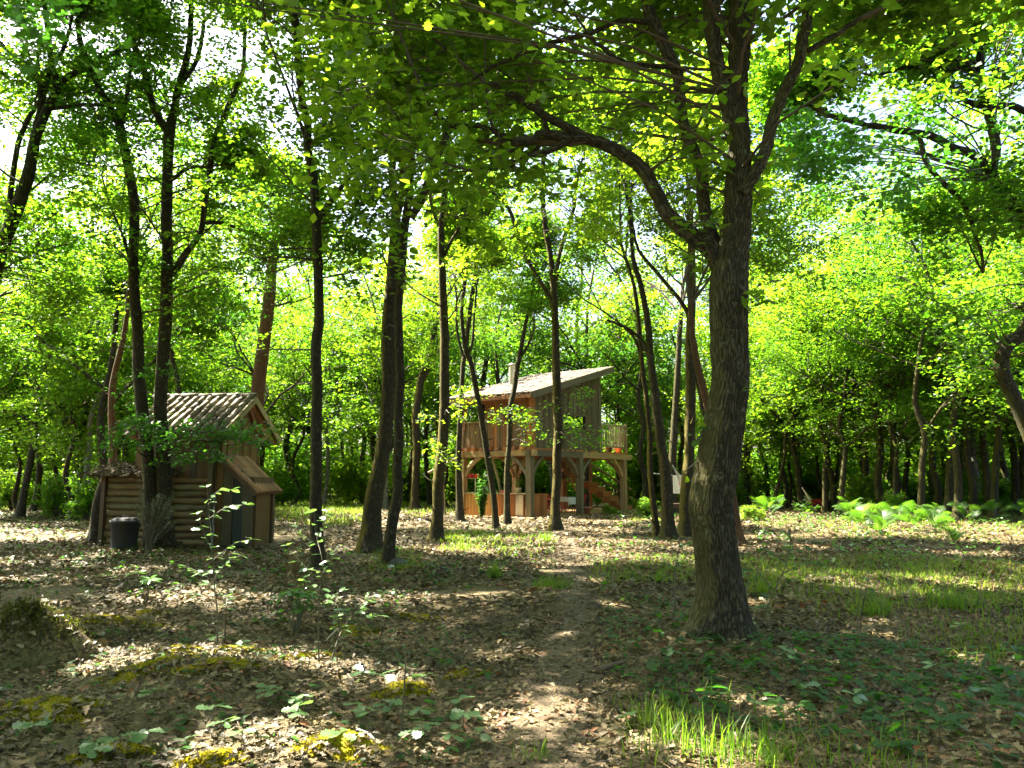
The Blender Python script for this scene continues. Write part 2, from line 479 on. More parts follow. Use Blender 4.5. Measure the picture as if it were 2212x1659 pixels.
M['path'] = ground_mat('trodden_path', [(0.15, (0.026, 0.018, 0.009)), (0.5, (0.066, 0.046, 0.024)), (0.8, (0.16, 0.118, 0.07))], 3.0, 90.0, 0.5, dist=0.015)
M['chips'] = ground_mat('wood_chips', [(0.1, (0.14, 0.07, 0.025)), (0.5, (0.30, 0.17, 0.07)), (0.85, (0.46, 0.30, 0.15))], 2.0, 55.0, 0.6)
M['litter'] = litter_mat('dead_oak_leaf', [(0.0, (0.026, 0.018, 0.006)), (0.3, (0.068, 0.048, 0.017)), (0.65, (0.128, 0.094, 0.037)), (0.94, (0.24, 0.185, 0.09)), (1.0, (0.19, 0.08, 0.03))])
M['plank'] = wood_mat('weathered_plank', (0.105, 0.056, 0.022), (0.19, 0.112, 0.048), stain=(0.10, 0.07, 0.042))
M['plank_warm'] = wood_mat('larch_board', (0.20, 0.066, 0.018), (0.34, 0.135, 0.040))
M['plank_grey'] = wood_mat('silvered_shaded_board', (0.062, 0.050, 0.029), (0.120, 0.098, 0.058), var=0.25)  # weathered shed boards; on the house's right wall the grey is shade in colour
M['plank_pale'] = wood_mat('pale_board', (0.21, 0.17, 0.095), (0.3, 0.25, 0.15), stain=(0.15, 0.15, 0.08))
M['plank_blue'] = wood_mat('blue_grey_board', (0.035, 0.046, 0.048), (0.062, 0.074, 0.074), stain=(.05, .045, .03))
M['plank_dark'] = wood_mat('dark_stained_wood', (0.055, 0.035, 0.022), (0.10, 0.065, 0.04))
M['timber'] = wood_mat('oak_timber', (0.25, 0.155, 0.068), (0.38, 0.26, 0.125), stretch=(3, 3, 1.0), var=0.15, stain=(0.17, 0.115, 0.06))
M['timber_grey'] = wood_mat('grey_shaded_timber', (0.08, 0.068, 0.040), (0.135, 0.115, 0.070), stretch=(3, 3, 1.0), var=0.15)  # grey puts the shade on front posts and beams into the timber colour
M['timber_red'] = wood_mat('reddish_timber', (0.18, 0.075, 0.034), (0.28, 0.13, 0.062), stretch=(3, 3, 1.0), var=0.15)
M['bar'] = wood_mat('honey_board', (0.3, 0.14, 0.036), (0.42, 0.23, 0.07), var=0.2)
M['log'] = wood_mat('peeled_log', (0.115, 0.074, 0.033), (0.20, 0.135, 0.066), stretch=(1.5, 9, 9), var=0.3, stain=(0.15, 0.15, 0.07))
M['tile'] = plain_mat('clay_tile', (0.19, 0.145, 0.095), 0.7, 0.2, 11.0, col2=(0.062, 0.048, 0.028), bump=0.3, rndvar=True)
M['tile_red'] = plain_mat('new_clay_tile', (0.36, 0.19, 0.095), 0.65, 0.15, 9.0, bump=0.2, rndvar=True)
M['tile_deck'] = plain_mat('clay_channel', (0.13, 0.075, 0.045), 0.8, 0.2, 6.0)
M['metal'] = plain_mat('galvanised_metal', (0.62, 0.52, 0.42), 0.4, 0.12, 5.0, 0.6)
M['red'] = plain_mat('red_enamel', (0.50, 0.02, 0.03), 0.35, 0.1)
M['red_cloth'] = plain_mat('red_cloth', (0.42, 0.02, 0.06), 0.85, 0.25, 14)
M['pink_cloth'] = plain_mat('faded_red_cloth', (0.52, 0.12, 0.09), 0.85, 0.15, 14)
M['white_cloth'] = plain_mat('white_cloth', (0.72, 0.68, 0.62), 0.85, 0.08, 10)
M['linen'] = plain_mat('linen_curtain', (0.62, 0.56, 0.47), 0.85, 0.1, 10)
M['cord'] = plain_mat('pale_cord', (0.60, 0.58, 0.54), 0.85, 0.1, 30)
M['black'] = plain_mat('black_plastic', (0.012, 0.013, 0.016), 0.65, 0.1, 6)
M['steel'] = plain_mat('dull_steel', (0.22, 0.22, 0.24), 0.4, 0.15, 10, 0.5)
M['terracotta'] = plain_mat('terracotta', (0.40, 0.15, 0.08), 0.75, 0.15, 9)
M['cream'] = plain_mat('cream_ceramic', (0.62, 0.52, 0.36), 0.5, 0.1, 9)
M['stone_dark'] = plain_mat('dark_stone', (0.045, 0.045, 0.05), 0.7, 0.3, 9, bump=0.5)
M['stone_pale'] = plain_mat('pale_stone', (0.45, 0.47, 0.50), 0.7, 0.2, 9, bump=0.4)
M['debris'] = ground_mat('turf_debris', [(0.15, (0.022, 0.016, 0.010)), (0.5, (0.08, 0.055, 0.032)), (0.8, (0.20, 0.15, 0.10))], 4.0, 30.0, 1.0, green=(0.05, 0.06, 0.015))
def glass_mat():
    m, nt, out = new_mat('window_glass')
    g = nd(nt, 'ShaderNodeBsdfGlossy', Roughness=0.02); g.inputs[0].default_value = (0.9, 0.95, 0.95, 1)
    t = nt.nodes.new('ShaderNodeBsdfTransparent')
    mx = nt.nodes.new('ShaderNodeMixShader'); mx.inputs[0].default_value = 0.75
    nt.links.new(t.outputs[0], mx.inputs[1]); nt.links.new(g.outputs[0], mx.inputs[2]); nt.links.new(mx.outputs[0], out.inputs[0])
    return m
M['glass'] = glass_mat()

_unit = {}
def unit_box(mat):
    if mat not in _unit:
        _unit[mat] = Geo().box((0, 0, 0), (1, 1, 1)).mesh('board', [M[mat]])
    return _unit[mat]

def board(parent, name, mat, c, s, rot=(0, 0, 0)):
    return put(name, unit_box(mat), parent, c, rot, tuple(float(a) for a in s))

def beam(parent, name, mat, p, q, a, b, roll=0.0):
    """squared timber from p to q, section a x b (b is the height)"""
    p = Vector([float(v) for v in p]); q = Vector([float(v) for v in q])
    d = q - p
    o = put(name, unit_box(mat), parent, (p + q) / 2)
    quat = d.to_track_quat('Z', 'Y')
    o.rotation_mode = 'QUATERNION'
    o.rotation_quaternion = quat
    o.scale = (a, b, d.length)
    return o

def slab(parent, name, mat, c, s):
    return put(name, Geo().box(c, s).mesh(name, [M[mat]]), parent)

# ------------------------------------------------------------------ ground, path, chip yard
def axis(lo, hi, a, b, fine, grow=1.18, mx=12.0):
    v = list(np.arange(a, b + fine, fine))
    s = fine; x = v[-1]
    while x < hi: s = min(s * grow, mx); x += s; v.append(x)
    s = fine; x = v[0]
    while x > lo: s = min(s * grow, mx); x -= s; v.insert(0, x)
    return np.array(v)

def build_ground():
    X = axis(-220, 220, -9, 11, 0.14); Y = axis(-120, 320, 2.5, 22, 0.14)
    gx, gy = np.meshgrid(X, Y)
    V = np.stack((gx, gy, h(gx, gy)), 2).reshape(-1, 3)
    nx = len(X)
    i = np.arange(len(Y) - 1)[:, None] * nx; j = np.arange(nx - 1)[None, :]
    F = np.stack((i + j, i + j + 1, i + nx + j + 1, i + nx + j), 2).reshape(-1, 4)
    g = Geo(); g.add(V, F)
    tag(put('ground', g.mesh('ground', [M['soil']], True)), 'brown forest floor of leaf litter and soil under the oaks', kind='structure')
build_ground()

PATH = cr([(*gnd(a, b)[:2], wd) for a, b, wd in ((1175, 1655, 1.0), (1185, 1560, 0.95), (1200, 1470, 0.85), (1228, 1390, 0.8), (1245, 1310, 0.75),
          (1240, 1250, 0.75), (1232, 1205, 0.8), (1222, 1165, 0.85), (1212, 1138, 0.9), (1207, 1122, 0.9))], 40)
P0 = PATH[0]
PATH[:, 2] *= .72
PATH = np.concatenate(([[P0[0] - 0.25, P0[1] - 2.5, .75], [P0[0] - 0.05, P0[1] - 1.2, .72]], PATH))
def build_path():
    C = PATH[:, :2]
    C = np.concatenate([C[i] + (C[i + 1] - C[i]) * np.linspace(0, 1, max(2, int(np.linalg.norm(C[i + 1] - C[i]) / 0.08)), endpoint=False)[:, None] for i in range(len(C) - 1)])
    wd = np.interp(C[:, 1], PATH[:, 1], PATH[:, 2])
    T = np.gradient(C, axis=0); T /= np.linalg.norm(T, axis=1)[:, None] + 1e-9
    N = np.stack((-T[:, 1], T[:, 0]), 1)
    k = 11
    a = np.linspace(-0.5, 0.5, k)
    ed = 1 + 0.22 * np.sin(C[:, 1] * 4.1) * np.sin(C[:, 1] * 9.7 + 1)
    P = C[:, None, :] + N[:, None, :] * (a[None, :, None] * (wd * ed)[:, None, None])
    z = h(P[:, :, 0], P[:, :, 1]) + 0.024 - 0.06 * np.abs(a)[None, :] ** 2
    V = np.concatenate((P, z[:, :, None]), 2).reshape(-1, 3)
    i = np.arange(len(C) - 1)[:, None] * k; j = np.arange(k - 1)[None, :]
    F = np.stack((i + j, i + k + j, i + k + j + 1, i + j + 1), 2).reshape(-1, 4)[:, ::-1]
    g = Geo(); g.add(V, F)
    tag(put('path', g.mesh('path', [M['path']], True)), 'narrow trodden earth path leading to the house on stilts', kind='structure')
build_path()

TH0 = np.array((0.76, 33.0)); TR = np.array((0.607, 0.794)); TL = np.array((-0.794, 0.607))
def th(s, t): return TH0 + TR * s + TL * t
def build_chips():
    g = Geo()
    n = 44; rings = 26
    c = th(4.6, 1.6)
    V = [(c[0], c[1], hz(c[0], c[1]) + 0.010)]
    for k in range(1, rings + 1):
        for i in range(n):
            a = i * 2 * math.pi / n
            rad = 1 + 0.09 * math.sin(3 * a + 1) + 0.06 * math.sin(7 * a)
            p = c + (TR * math.cos(a) * 6.3 + TL * math.sin(a) * 4.0) * rad * k / rings
            V.append((p[0], p[1], hz(p[0], p[1]) + (0.012 if k < rings else -0.01)))
    F3 = [(0, 1 + i, 1 + (i + 1) % n) for i in range(n)]
    F4 = [(1 + (k - 1) * n + i, 1 + k * n + i, 1 + k * n + (i + 1) % n, 1 + (k - 1) * n + (i + 1) % n) for k in range(1, rings) for i in range(n)]
    g.add(V, F3); g.add(np.zeros((0, 3)), np.array(F4) - g.n)
    tag(put('ground_wood_chips', g.mesh('chip_ground', [M['chips']], True)), 'orange wood chips spread under the house on stilts', kind='structure')
build_chips()

# ------------------------------------------------------------------ log shed with tower
def half_tile(L, r0, r1, th_=0.014, seg=6):
    g = Geo()
    a = np.linspace(0, math.pi, seg + 1)
    def ring(y, r, dz): return [(r * math.cos(t), y, r * math.sin(t) + dz) for t in a]
    V = ring(0, r0, 0) + ring(L, r1, 0.012) + ring(0, r0 - th_, 0) + ring(L, r1 - th_, 0.012)
    k = seg + 1
    F = []
    for i in range(seg):
        F += [(i, i + 1, k + i + 1, k + i), (2 * k + i, 3 * k + i, 3 * k + i + 1, 2 * k + i + 1), (i, 2 * k + i, 2 * k + i + 1, i + 1)]
    g.add(V, F)
    return g

def log_mesh(L, r, seed):
    q = np.random.default_rng(seed)
    n = 9
    P = np.stack((np.linspace(-L / 2, L / 2, n), q.normal(0, 0.005, n), q.normal(0, 0.005, n)), 1)
    rr = r * (1 + q.normal(0, 0.035, n)); rr[0] *= 0.93; rr[-1] *= 0.93
    return Geo().tube(P, rr, 10, lump=0.03, rn=q)

SH = np.array((-7.265, 18.5)); SHA = math.atan2(-0.11, 0.994)
def build_shed():
    root = thing('log_shed', 'small log shed with a plank tower, curved clay tiles and a lean-to', 'shed', (SH[0], SH[1], hz(*SH)), SHA)
    q = np.random.default_rng(3)
    # log walls (front), two bays of logs
    wall = put('log_wall', Geo().box((-1.25, 0.16, 0.83), (2.5, 0.05, 1.6)).mesh('log_wall_core', [M['plank_dark']]), root)
    me1 = [log_mesh(1.62, 0.082, s).mesh('log', [M['log']], True) for s in (1, 2, 3)]
    me2 = [log_mesh(1.0, 0.082, s).mesh('log', [M['log']], True) for s in (4, 5, 6)]
    for i in range(10):
        put('log', me1[i % 3], wall, (-1.72 + q.normal(0, 0.02), 0.06, 0.10 + 0.163 * i), (q.normal(0, 0.5), q.normal(0, 0.006), 0))
        put('log', me2[(i * 2) % 3], wall, (-0.44 + q.normal(0, 0.015), 0.04, 0.08 + 0.163 * i), (q.normal(0, 0.5), q.normal(0, 0.008), 0))
    me3 = [log_mesh(0.34, 0.078, s).mesh('log', [M['log']], True) for s in (7, 8)]
    for i in range(9):   # crossing log ends in the corner between the bays
        put('log', me3[i % 2], wall, (-0.93, 0.02, 0.17 + 0.163 * i), (0, 0, 1.57 + q.normal(0, 0.05)))
    side = put('log_side_wall', Geo().box((-2.44, 1.1, 0.83), (0.06, 2.0, 1.6)).mesh('log_side_core', [M['plank_dark']]), root)
    me4 = log_mesh(2.1, 0.08, 9).mesh('log', [M['log']], True)
    for i in range(10): put('log', me4, side, (-2.5, 1.1, 0.18 + 0.163 * i), (q.normal(0, .4), 0, 1.571))
    for x, y, zz, s in ((-2.62, -0.03, 1.72, 0.10), (0.10, -0.05, 2.2, 0.12)):
        board(root, 'corner_post', 'plank_dark' if x < -1 else 'plank_grey', (x, y, zz / 2), (s, s, zz))
    put('birch_post', Geo().tube(np.array([(0.25, -0.13, -0.05), (0.24, -0.12, 0.6), (0.26, -0.13, 1.25)]), np.array([.035, .033, .03]), 8).mesh('birch_post', [M['bark_birch']], True), root)
    # heaped turf and brushwood over the low left part
    g = Geo(); n = 26
    u = np.linspace(0, 1, n); ux, uy = np.meshgrid(u, u)
    bump = np.sin(ux * 3.14) ** 0.5 * np.sin(uy * 3.14) ** 0.45
    z = 1.66 + 0.38 * bump * (0.8 + 0.25 * np.sin(ux * 9) * np.sin(uy * 7 + 1)) + q.normal(0, 0.02, ux.shape)
    V = np.stack((-2.95 + 2.3 * ux + q.normal(0, .02, ux.shape), -0.38 + 2.5 * uy + q.normal(0, .02, ux.shape), z), 2).reshape(-1, 3)
    i = np.arange(n - 1)[:, None] * n; j = np.arange(n - 1)[None, :]
    g.add(V, np.stack((i + j, i + j + 1, i + n + j + 1, i + n + j), 2).reshape(-1, 4))
    sod = put('turf_roof', g.mesh('turf_roof', [M['debris']]), root)
    slab(sod, 'roof_board', 'plank_dark', (-1.75, 0.9, 1.665), (1.95, 2.3, 0.05))
    g = Geo()
    for k in range(230):   # brushwood
        p = V[q.integers(0, len(V))] + np.array((0, 0, 0.02)); a = q.random() * 6.28; L = q.uniform(.15, .6)
        d = np.array((math.cos(a), math.sin(a), q.normal(-.15, .3))) * L
        g.tube(np.array([p - d / 2, p + q.normal(0, .03, 3) + (0, 0, .03), p + d / 2]), np.array([.009, .008, .004]), 4, 0, ends=False)
    pp = V[q.integers(0, len(V), 1500)] + q.normal(0, .05, (1500, 3)) + (0, 0, .03)
    g.leaves(OAKDEAD, pp, 0.09, 0.9, 1, q)
    tag(put('brushwood', g.mesh('brushwood', [M['twig'], M['litter']]), sod), kind='stuff')
    # tower walls: planks on a core
    core = put('tower_wall', Geo().box((-0.66, 0.90, 1.28), (1.88, 1.70, 2.52)).mesh('tower_core', [M['plank_dark']]), root)
    y = 0.0
    for k in range(9):      # gable wall, upper tan planks with gaps
        wd = 0.16 + 0.03 * q.random()
        top = 2.62 + min(y + .1, 2.4 - y) * 0.55
        board(core, 'plank', 'plank', (0.315 + 0.012 * (k % 2), y + wd / 2 + 0.02, (1.2 + top) / 2), (0.03, wd, top - 1.2), (0, 0, 0))
        y += wd + 0.025
    for k in range(2): board(core, 'plank', 'plank', (0.33, 0.45 + .55 * k, 2.9), (0.03, 0.12, 0.62), (0.0, 0, 0))
    x = 0.20
    for k in range(12):     # front wall of the tower, under the eaves
        wd = 0.15 + 0.02 * q.random()
        board(core, 'plank', 'plank' if k % 3 else 'plank_grey', (x - wd / 2, 0.005 - 0.01 * (k % 2), 2.14), (wd, 0.03, 1.05 + 0.05 * q.random()))
        x -= wd + 0.012
    # lean-to on the right
    lt = put('lean_to', Geo().box((0.73, 0.62, 0.85), (0.80, 1.10, 1.55)).mesh('lean_to_core', [M['plank_dark']]), root)
    x = 0.17
    for k, (wd, mt, top) in enumerate(((0.21, 'plank', 2.05), (0.24, 'plank_grey', 1.98), (0.23, 'plank_blue', 1.78), (0.25, 'plank_grey', 1.55))):
        board(lt, 'plank', mt, (x + wd / 2, 0.03 - 0.012 * (k % 2), top / 2), (wd, 0.035, top), (0, 0.0 if k < 2 else -0.025, 0))
        x += wd + 0.012
    tag(board(lt, 'panel', 'plank', (1.165, 0.50, 0.66), (0.03, 0.80, 1.30)), 'pale wide boarded side of the lean-to')
    board(lt, 'post', 'plank_dark', (1.17, 1.02, 0.68), (0.10, 0.13, 1.36))
    board(lt, 'fascia', 'timber_red', (1.215, 0.62, 1.30), (0.035, 1.22, 0.15))
    sl = math.atan2(0.88, 0.98)
    roof = put('lean_to_roof', Geo().box((0.80, 0.62, 1.665), (1.30, 1.42, 0.03), 0, (0, math.atan2(0.88, 0.98), 0)).mesh('lean_to_deck', [M['tile_deck']]), root)
    tm = half_tile(0.47, 0.085, 0.072).mesh('tile', [M['tile_red']], True)
    for c in range(8):
        for r_ in range(3):
            u = 0.42 * r_
            put('tile', tm, roof, (1.29 - u * math.cos(sl), 0.00 + 0.178 * c, 1.225 + u * math.sin(sl) + 0.01), (sl + q.normal(0, .02), 0, math.pi / 2 + q.normal(0, .02)))
    board(root, 'verge_board', 'plank_dark', (0.78, -0.10, 1.63), (1.28, 0.03, 0.10), (0, sl, 0))
    # main roof
    s = math.atan2(1.0, 1.65); half = math.hypot(1.0, 1.65)
    rf = put('roof', Geo().box((-0.725, -0.45 + 0.825, 3.17 - 0.055), (2.5, half, 0.025), 0, (s, 0, 0)).box((-0.725, 2.85 - 0.825, 3.17 - 0.055), (2.5, half, 0.025), 0, (-s, 0, 0)).mesh('roof_deck', [M['tile_deck']]), root)
    t0 = half_tile(0.50, 0.094, 0.078).mesh('tile', [M['tile']], True)
    t1 = half_tile(0.47, 0.085, 0.070).mesh('tile', [M['tile']], True)
    for c in range(12):
        for r_ in range(5):
            u = 0.385 * r_ - 0.02
            zz = 2.67 + u * math.sin(s) + 0.0
            xx = 0.42 - 0.205 * c + q.normal(0, .006)
            put('tile', (t0, t1)[q.integers(0, 2)], rf, (xx, -0.45 + u * math.cos(s), zz + q.normal(0, .005)), (s + q.normal(0, .025), 0, q.normal(0, .03)))
            if r_ < 4: put('tile', t0, rf, (xx, 2.85 - (0.48 * r_) * math.cos(s), 2.67 + 0.48 * r_ * math.sin(s)), (s, 0, math.pi + q.normal(0, .02)))
    rt = half_tile(0.46, 0.13, 0.11).mesh('ridge_tile', [M['tile']], True)
    for c in range(7):
        put('ridge_tile', rt, rf, (0.56 - 0.385 * c, 1.2, 3.655 + q.normal(0, .006)), (0, 0.0, math.pi / 2 + q.normal(0, .03)))
    for sg, nm in ((1, 0), (-1, 1)):      # barge boards on the right gable
        yc = 1.2 - sg * 0.825
        board(rf, 'barge_board', 'plank_pale', (0.555, yc, 3.105), (0.03, half + 0.02, 0.16), (sg * s, 0, 0))
        board(rf, 'rafter', 'timber_red', (0.42, yc, 3.02), (0.07, half - 0.1, 0.10), (sg * s, 0, 0))
    for yy, zz in ((-0.25, 2.60), (2.45, 2.72), (1.2, 3.46)):
        board(rf, 'purlin', 'timber_red', (-0.72, yy, zz), (2.4, 0.10, 0.12))
    board(rf, 'fascia', 'timber_red', (-0.72, 2.80, 2.60), (2.45, 0.03, 0.14))
    beam(rf, 'bracket', 'timber', (0.40, 1.75, 2.50), (0.42, 2.5, 2.84), 0.06, 0.08)
    beam(rf, 'bracket', 'timber', (0.40, 1.72, 2.92), (0.42, 2.62, 2.72), 0.06, 0.16)
    beam(rf, 'bracket', 'timber_red', (0.40, 1.2, 3.40), (0.40, 1.75, 2.75), 0.06, 0.08)
    return root
build_shed()

# ------------------------------------------------------------------ house on stilts
THA = math.atan2(TR[1], TR[0])
def brace_mesh():
    g = Geo(); n = 7
    a = np.linspace(0, math.pi / 2, n)
    r = 0.88
    # gently bowed knee brace between a post (x=0) and a beam (z=0)
    P = np.stack((np.linspace(0, r, n), np.zeros(n), -r + np.linspace(0, r, n)), 1)
    P[:, 0] -= 0.07 * np.sin(a * 2); P[:, 2] += 0.07 * np.sin(a * 2)
    T = np.gradient(P, axis=0); T /= np.linalg.norm(T, axis=1)[:, None]
    N = np.stack((-T[:, 2], np.zeros(n), T[:, 0]), 1)
    V = []
    for i in range(n):
        for dy, dn in ((-.05, -.075), (.05, -.075), (.05, .075), (-.05, .075)):
            V.append(P[i] + N[i] * dn + np.array((0, dy, 0)))
    F = [(i * 4 + k, i * 4 + (k + 1) % 4, (i + 1) * 4 + (k + 1) % 4, (i + 1) * 4 + k) for i in range(n - 1) for k in range(4)]
    F += [(0, 3, 2, 1), (4 * n - 4, 4 * n - 3, 4 * n - 2, 4 * n - 1)]
    g.add(V, F)
    return g

RS = math.atan(0.27)
def roof_z(s): return 5.27 + 0.27 * (s + 0.4)
def build_house():
    root = thing('tree_house', 'wooden house on oak posts with mono-pitch tiled roof and balcony', 'tree house', (TH0[0], TH0[1], 0), THA)
    q = np.random.default_rng(5)
    posts = [(0.0, 0.0, 'timber_grey'), (3.95, 0.0, 'timber_grey'), (8.1, 0.0, 'timber'), (0.0, 3.75, 'timber'), (3.95, 3.75, 'timber'), (8.1, 3.75, 'timber_red')]
    for s, t, m in posts: board(root, 'post', m, (s, t, 1.29), (0.27, 0.27, 2.62))
    frame = slab(root, 'floor_frame', 'timber', (4.2, 3.75, 2.735), (8.9, 0.24, 0.27))
    board(frame, 'beam', 'timber_grey', (1.95, 0, 2.735), (4.3, 0.24, 0.27)); board(frame, 'beam', 'timber', (6.45, 0, 2.735), (4.7, 0.24, 0.27))
    board(frame, 'beam', 'timber', (-0.0, 1.88, 2.73), (0.22, 4.4, 0.27))
    for s in (3.95, 8.1): board(frame, 'beam', 'timber_red', (s, 1.88, 2.72), (0.22, 3.5, 0.25))
    board(frame, 'beam', 'timber_red', (4.2, 1.88, 2.62), (8.2, 0.2, 0.22))
    for k in range(9): board(frame, 'joist', 'timber_red' if k % 2 else 'plank_warm', (-0.05, 0.30 + k * 0.45, 2.94), (0.35, 0.20, 0.135))
    slab(root, 'floor', 'plank_warm', (4.25, 1.85, 2.925), (8.5, 3.7, 0.07))
    bm = {m: brace_mesh().mesh('brace', [M[m]]) for m in ('timber', 'timber_grey', 'timber_red')}
    for s, t, m in posts:
        for dirz, ok in ((0, s < 8), (math.pi, s > 0), (math.pi / 2, t < 1), (-math.pi / 2, t > 1)):
            if ok: put('brace', bm[m], root, (s + 0.12 * math.cos(dirz), t + 0.12 * math.sin(dirz), 2.60), (0, 0, dirz))
    # right-hand wall (t = 0), boards with a window, greyed to carry its shade
    Z0 = 2.90
    wr = put('long_wall', Geo().box((1.31, 0.09, 3.95), (2.55, 0.05, 2.05)).box((5.27, 0.09, 4.4), (0.92, 0.05, 2.9)).box((3.7, 0.09, 3.38), (2.23, 0.05, 0.9)).box((3.7, 0.09, 5.2), (2.23, 0.05, 0.95)).mesh('long_wall_core', [M['plank_dark']]), root)
    s = 0.0; k = 0
    while s < 5.70:
        wd = 0.205
        c = s + wd / 2
        top = roof_z(s) - 0.13
        mt = 'plank_grey' if s > 0.28 else 'plank_warm'
        yy = 0.035 - 0.018 * (k % 2) + q.normal(0, .003)
        if 2.60 < c < 4.78:
            board(wr, 'board', mt, (c, yy, (Z0 + 3.90) / 2 - .02), (wd - .012, 0.03, 3.90 - Z0))
            board(wr, 'board', mt, (c, yy, (4.62 + top) / 2), (wd - .012, 0.03, top - 4.62))
        else:
            board(wr, 'board', mt, (c, yy, (Z0 + top) / 2 - .02), (wd - .012, 0.03, top - Z0 + q.normal(0, .01)))
        s += wd; k += 1
    board(root, 'corner_post', 'timber_grey', (5.80, 0.03, 4.75), (0.20, 0.18, 3.75))
    win = put('window', Geo().box((3.69, 0.02, 3.935), (2.36, 0.12, 0.06)).box((3.69, 0.02, 4.60), (2.36, 0.12, 0.06)).box((2.54, 0.02, 4.27), (0.06, 0.12, 0.61)).box((4.84, 0.02, 4.27), (0.06, 0.12, 0.61)).mesh('window_frame', [M['plank_grey']]), root)
    put('pane', Geo().box((3.52, 0.05, 4.268), (1.88, 0.012, 0.606)).mesh('pane', [M['glass']]), win)
    board(win, 'shutter', 'plank_dark', (4.64, -0.03, 4.27), (0.34, 0.04, 0.60))
    # left-hand wall (s = 0) with open porch at its far end, sunlit orange put into its boards
    wl = put('porch_wall', Geo().box((0.10, 1.28, 4.05), (0.05, 2.5, 2.2)).box((0.10, 3.12, 3.52), (0.05, 1.2, 1.1)).mesh('porch_wall_core', [M['plank_dark']]), root)
    t = 0.06; k = 0
    while t < 3.78:
        wd = 0.176
        c = t + wd / 2
        open_ = c > 2.50
        top = 4.12 if open_ else 5.14
        board(wl, 'board', 'plank' if (open_ or q.random() < .4) else 'plank_warm', (0.045 - 0.02 * (k % 2), c, (Z0 + top) / 2 + .03), (0.03, wd - .01, top - Z0 + q.normal(0, .012)))
        if not open_: board(wl, 'board', 'plank_warm', (0.012, t, (4.2 + top) / 2), (0.03, 0.05, top - 4.2))
        t += wd; k += 1
    board(root, 'rail', 'timber', (0.03, 3.1, 4.165), (0.14, 1.36, 0.05))
    board(root, 'corner_post', 'timber_red', (0.06, 3.72, 4.52), (0.16, 0.14, 1.36))
    board(root, 'header', 'timber_red', (0.06, 2.15, 5.06), (0.14, 3.4, 0.15))
    slab(root, 'back_wall', 'plank_dark', (3.4, 3.72, 4.4), (4.7, 0.06, 2.95))
    slab(root, 'porch_partition', 'plank_warm', (0.62, 2.46, 4.1), (1.0, 0.06, 2.3))
    slab(root, 'end_wall', 'plank_grey', (5.74, 1.85, 4.55), (0.06, 3.6, 3.3))
    # roof
    L = 7.25; Wd = 5.0
    cs, cz = -0.45 + L / 2 * math.cos(RS), 0
    zc = roof_z(cs)
    rf = put('roof', Geo().box((cs, 2.08, zc - 0.06), (L, Wd, 0.06), 0, (0, -RS, 0)).mesh('roof_deck', [M['timber_red']]), root)
    board(rf, 'barge_board', 'timber_grey', (cs, -0.44, zc - 0.10), (L + .05, 0.045, 0.30), (0, -RS, 0))
    board(rf, 'barge_board', 'timber_grey', (cs, 4.60, zc - 0.10), (L + .05, 0.045, 0.30), (0, -RS, 0))
    board(rf, 'fascia', 'timber_red', (-0.48, 2.08, 5.13), (0.04, 5.0, 0.16))
    for k in range(8): board(rf, 'rafter', 'timber_red', (cs, -0.10 + 0.62 * k, zc - 0.15), (L - .1, 0.08, 0.13), (0, -RS, 0))
    tm = [half_tile(0.53, 0.105 + d, 0.088).mesh('tile', [M['tile']], True) for d in (0, .006)]
    for c in range(19):
        for r_ in range(15):
            u = 0.485 * r_
            put('tile', tm[q.integers(0, 2)], rf, (-0.52 + u * math.cos(RS), -0.33 + 0.268 * c + q.normal(0, .01), 5.215 + u * math.sin(RS) + q.normal(0, .006)),
                (RS + q.normal(0, .02), 0, -math.pi / 2 + q.normal(0, .03)))
    g = Geo().tube(np.array([(2.8, 3.1, 5.9), (2.8, 3.1, 7.0), (2.8, 3.1, 7.12)]), np.array([.155, .155, .155]), 16)
    ch = put('chimney', g.mesh('flue', [M['metal']], True), root)
    put('cap', Geo().tube(np.array([(2.8, 3.1, 7.13), (2.8, 3.1, 7.15), (2.8, 3.1, 7.24)]), np.array([.21, .22, .03]), 16).mesh('cap', [M['metal']], True), ch)
    # balcony rail
    def rail(name, p, q_, nsp):
        p = np.array(p, float); q_ = np.array(q_, float)
        o = beam(root, name, 'plank_pale', (*p, 4.32), (*q_, 4.32), 0.07, 0.10)
        # spindles and rails are parts of the house beside their rail
        beam(root, 'rail', 'plank_pale', (*p, 3.22), (*q_, 3.22), 0.06, 0.08)
        for k in range(nsp):
            c = p + (q_ - p) * (k + .5) / nsp
            board(root, 'spindle', 'plank_pale', (c[0], c[1], 3.77), (0.045, 0.045, 1.03))
    rail('rail', (5.95, 0.02), (8.45, 0.02), 15)
    rail('rail', (8.45, 0.02), (8.45, 2.6), 14)
    for s, t in ((8.45, 0.02), (8.45, 2.65)): board(root, 'rail_post', 'timber', (s, t, 3.68), (0.12, 0.12, 1.5))
    return root
house = build_house()

def TW(s, t, z=0.0):
    p = th(s, t)
    return (p[0], p[1], z)

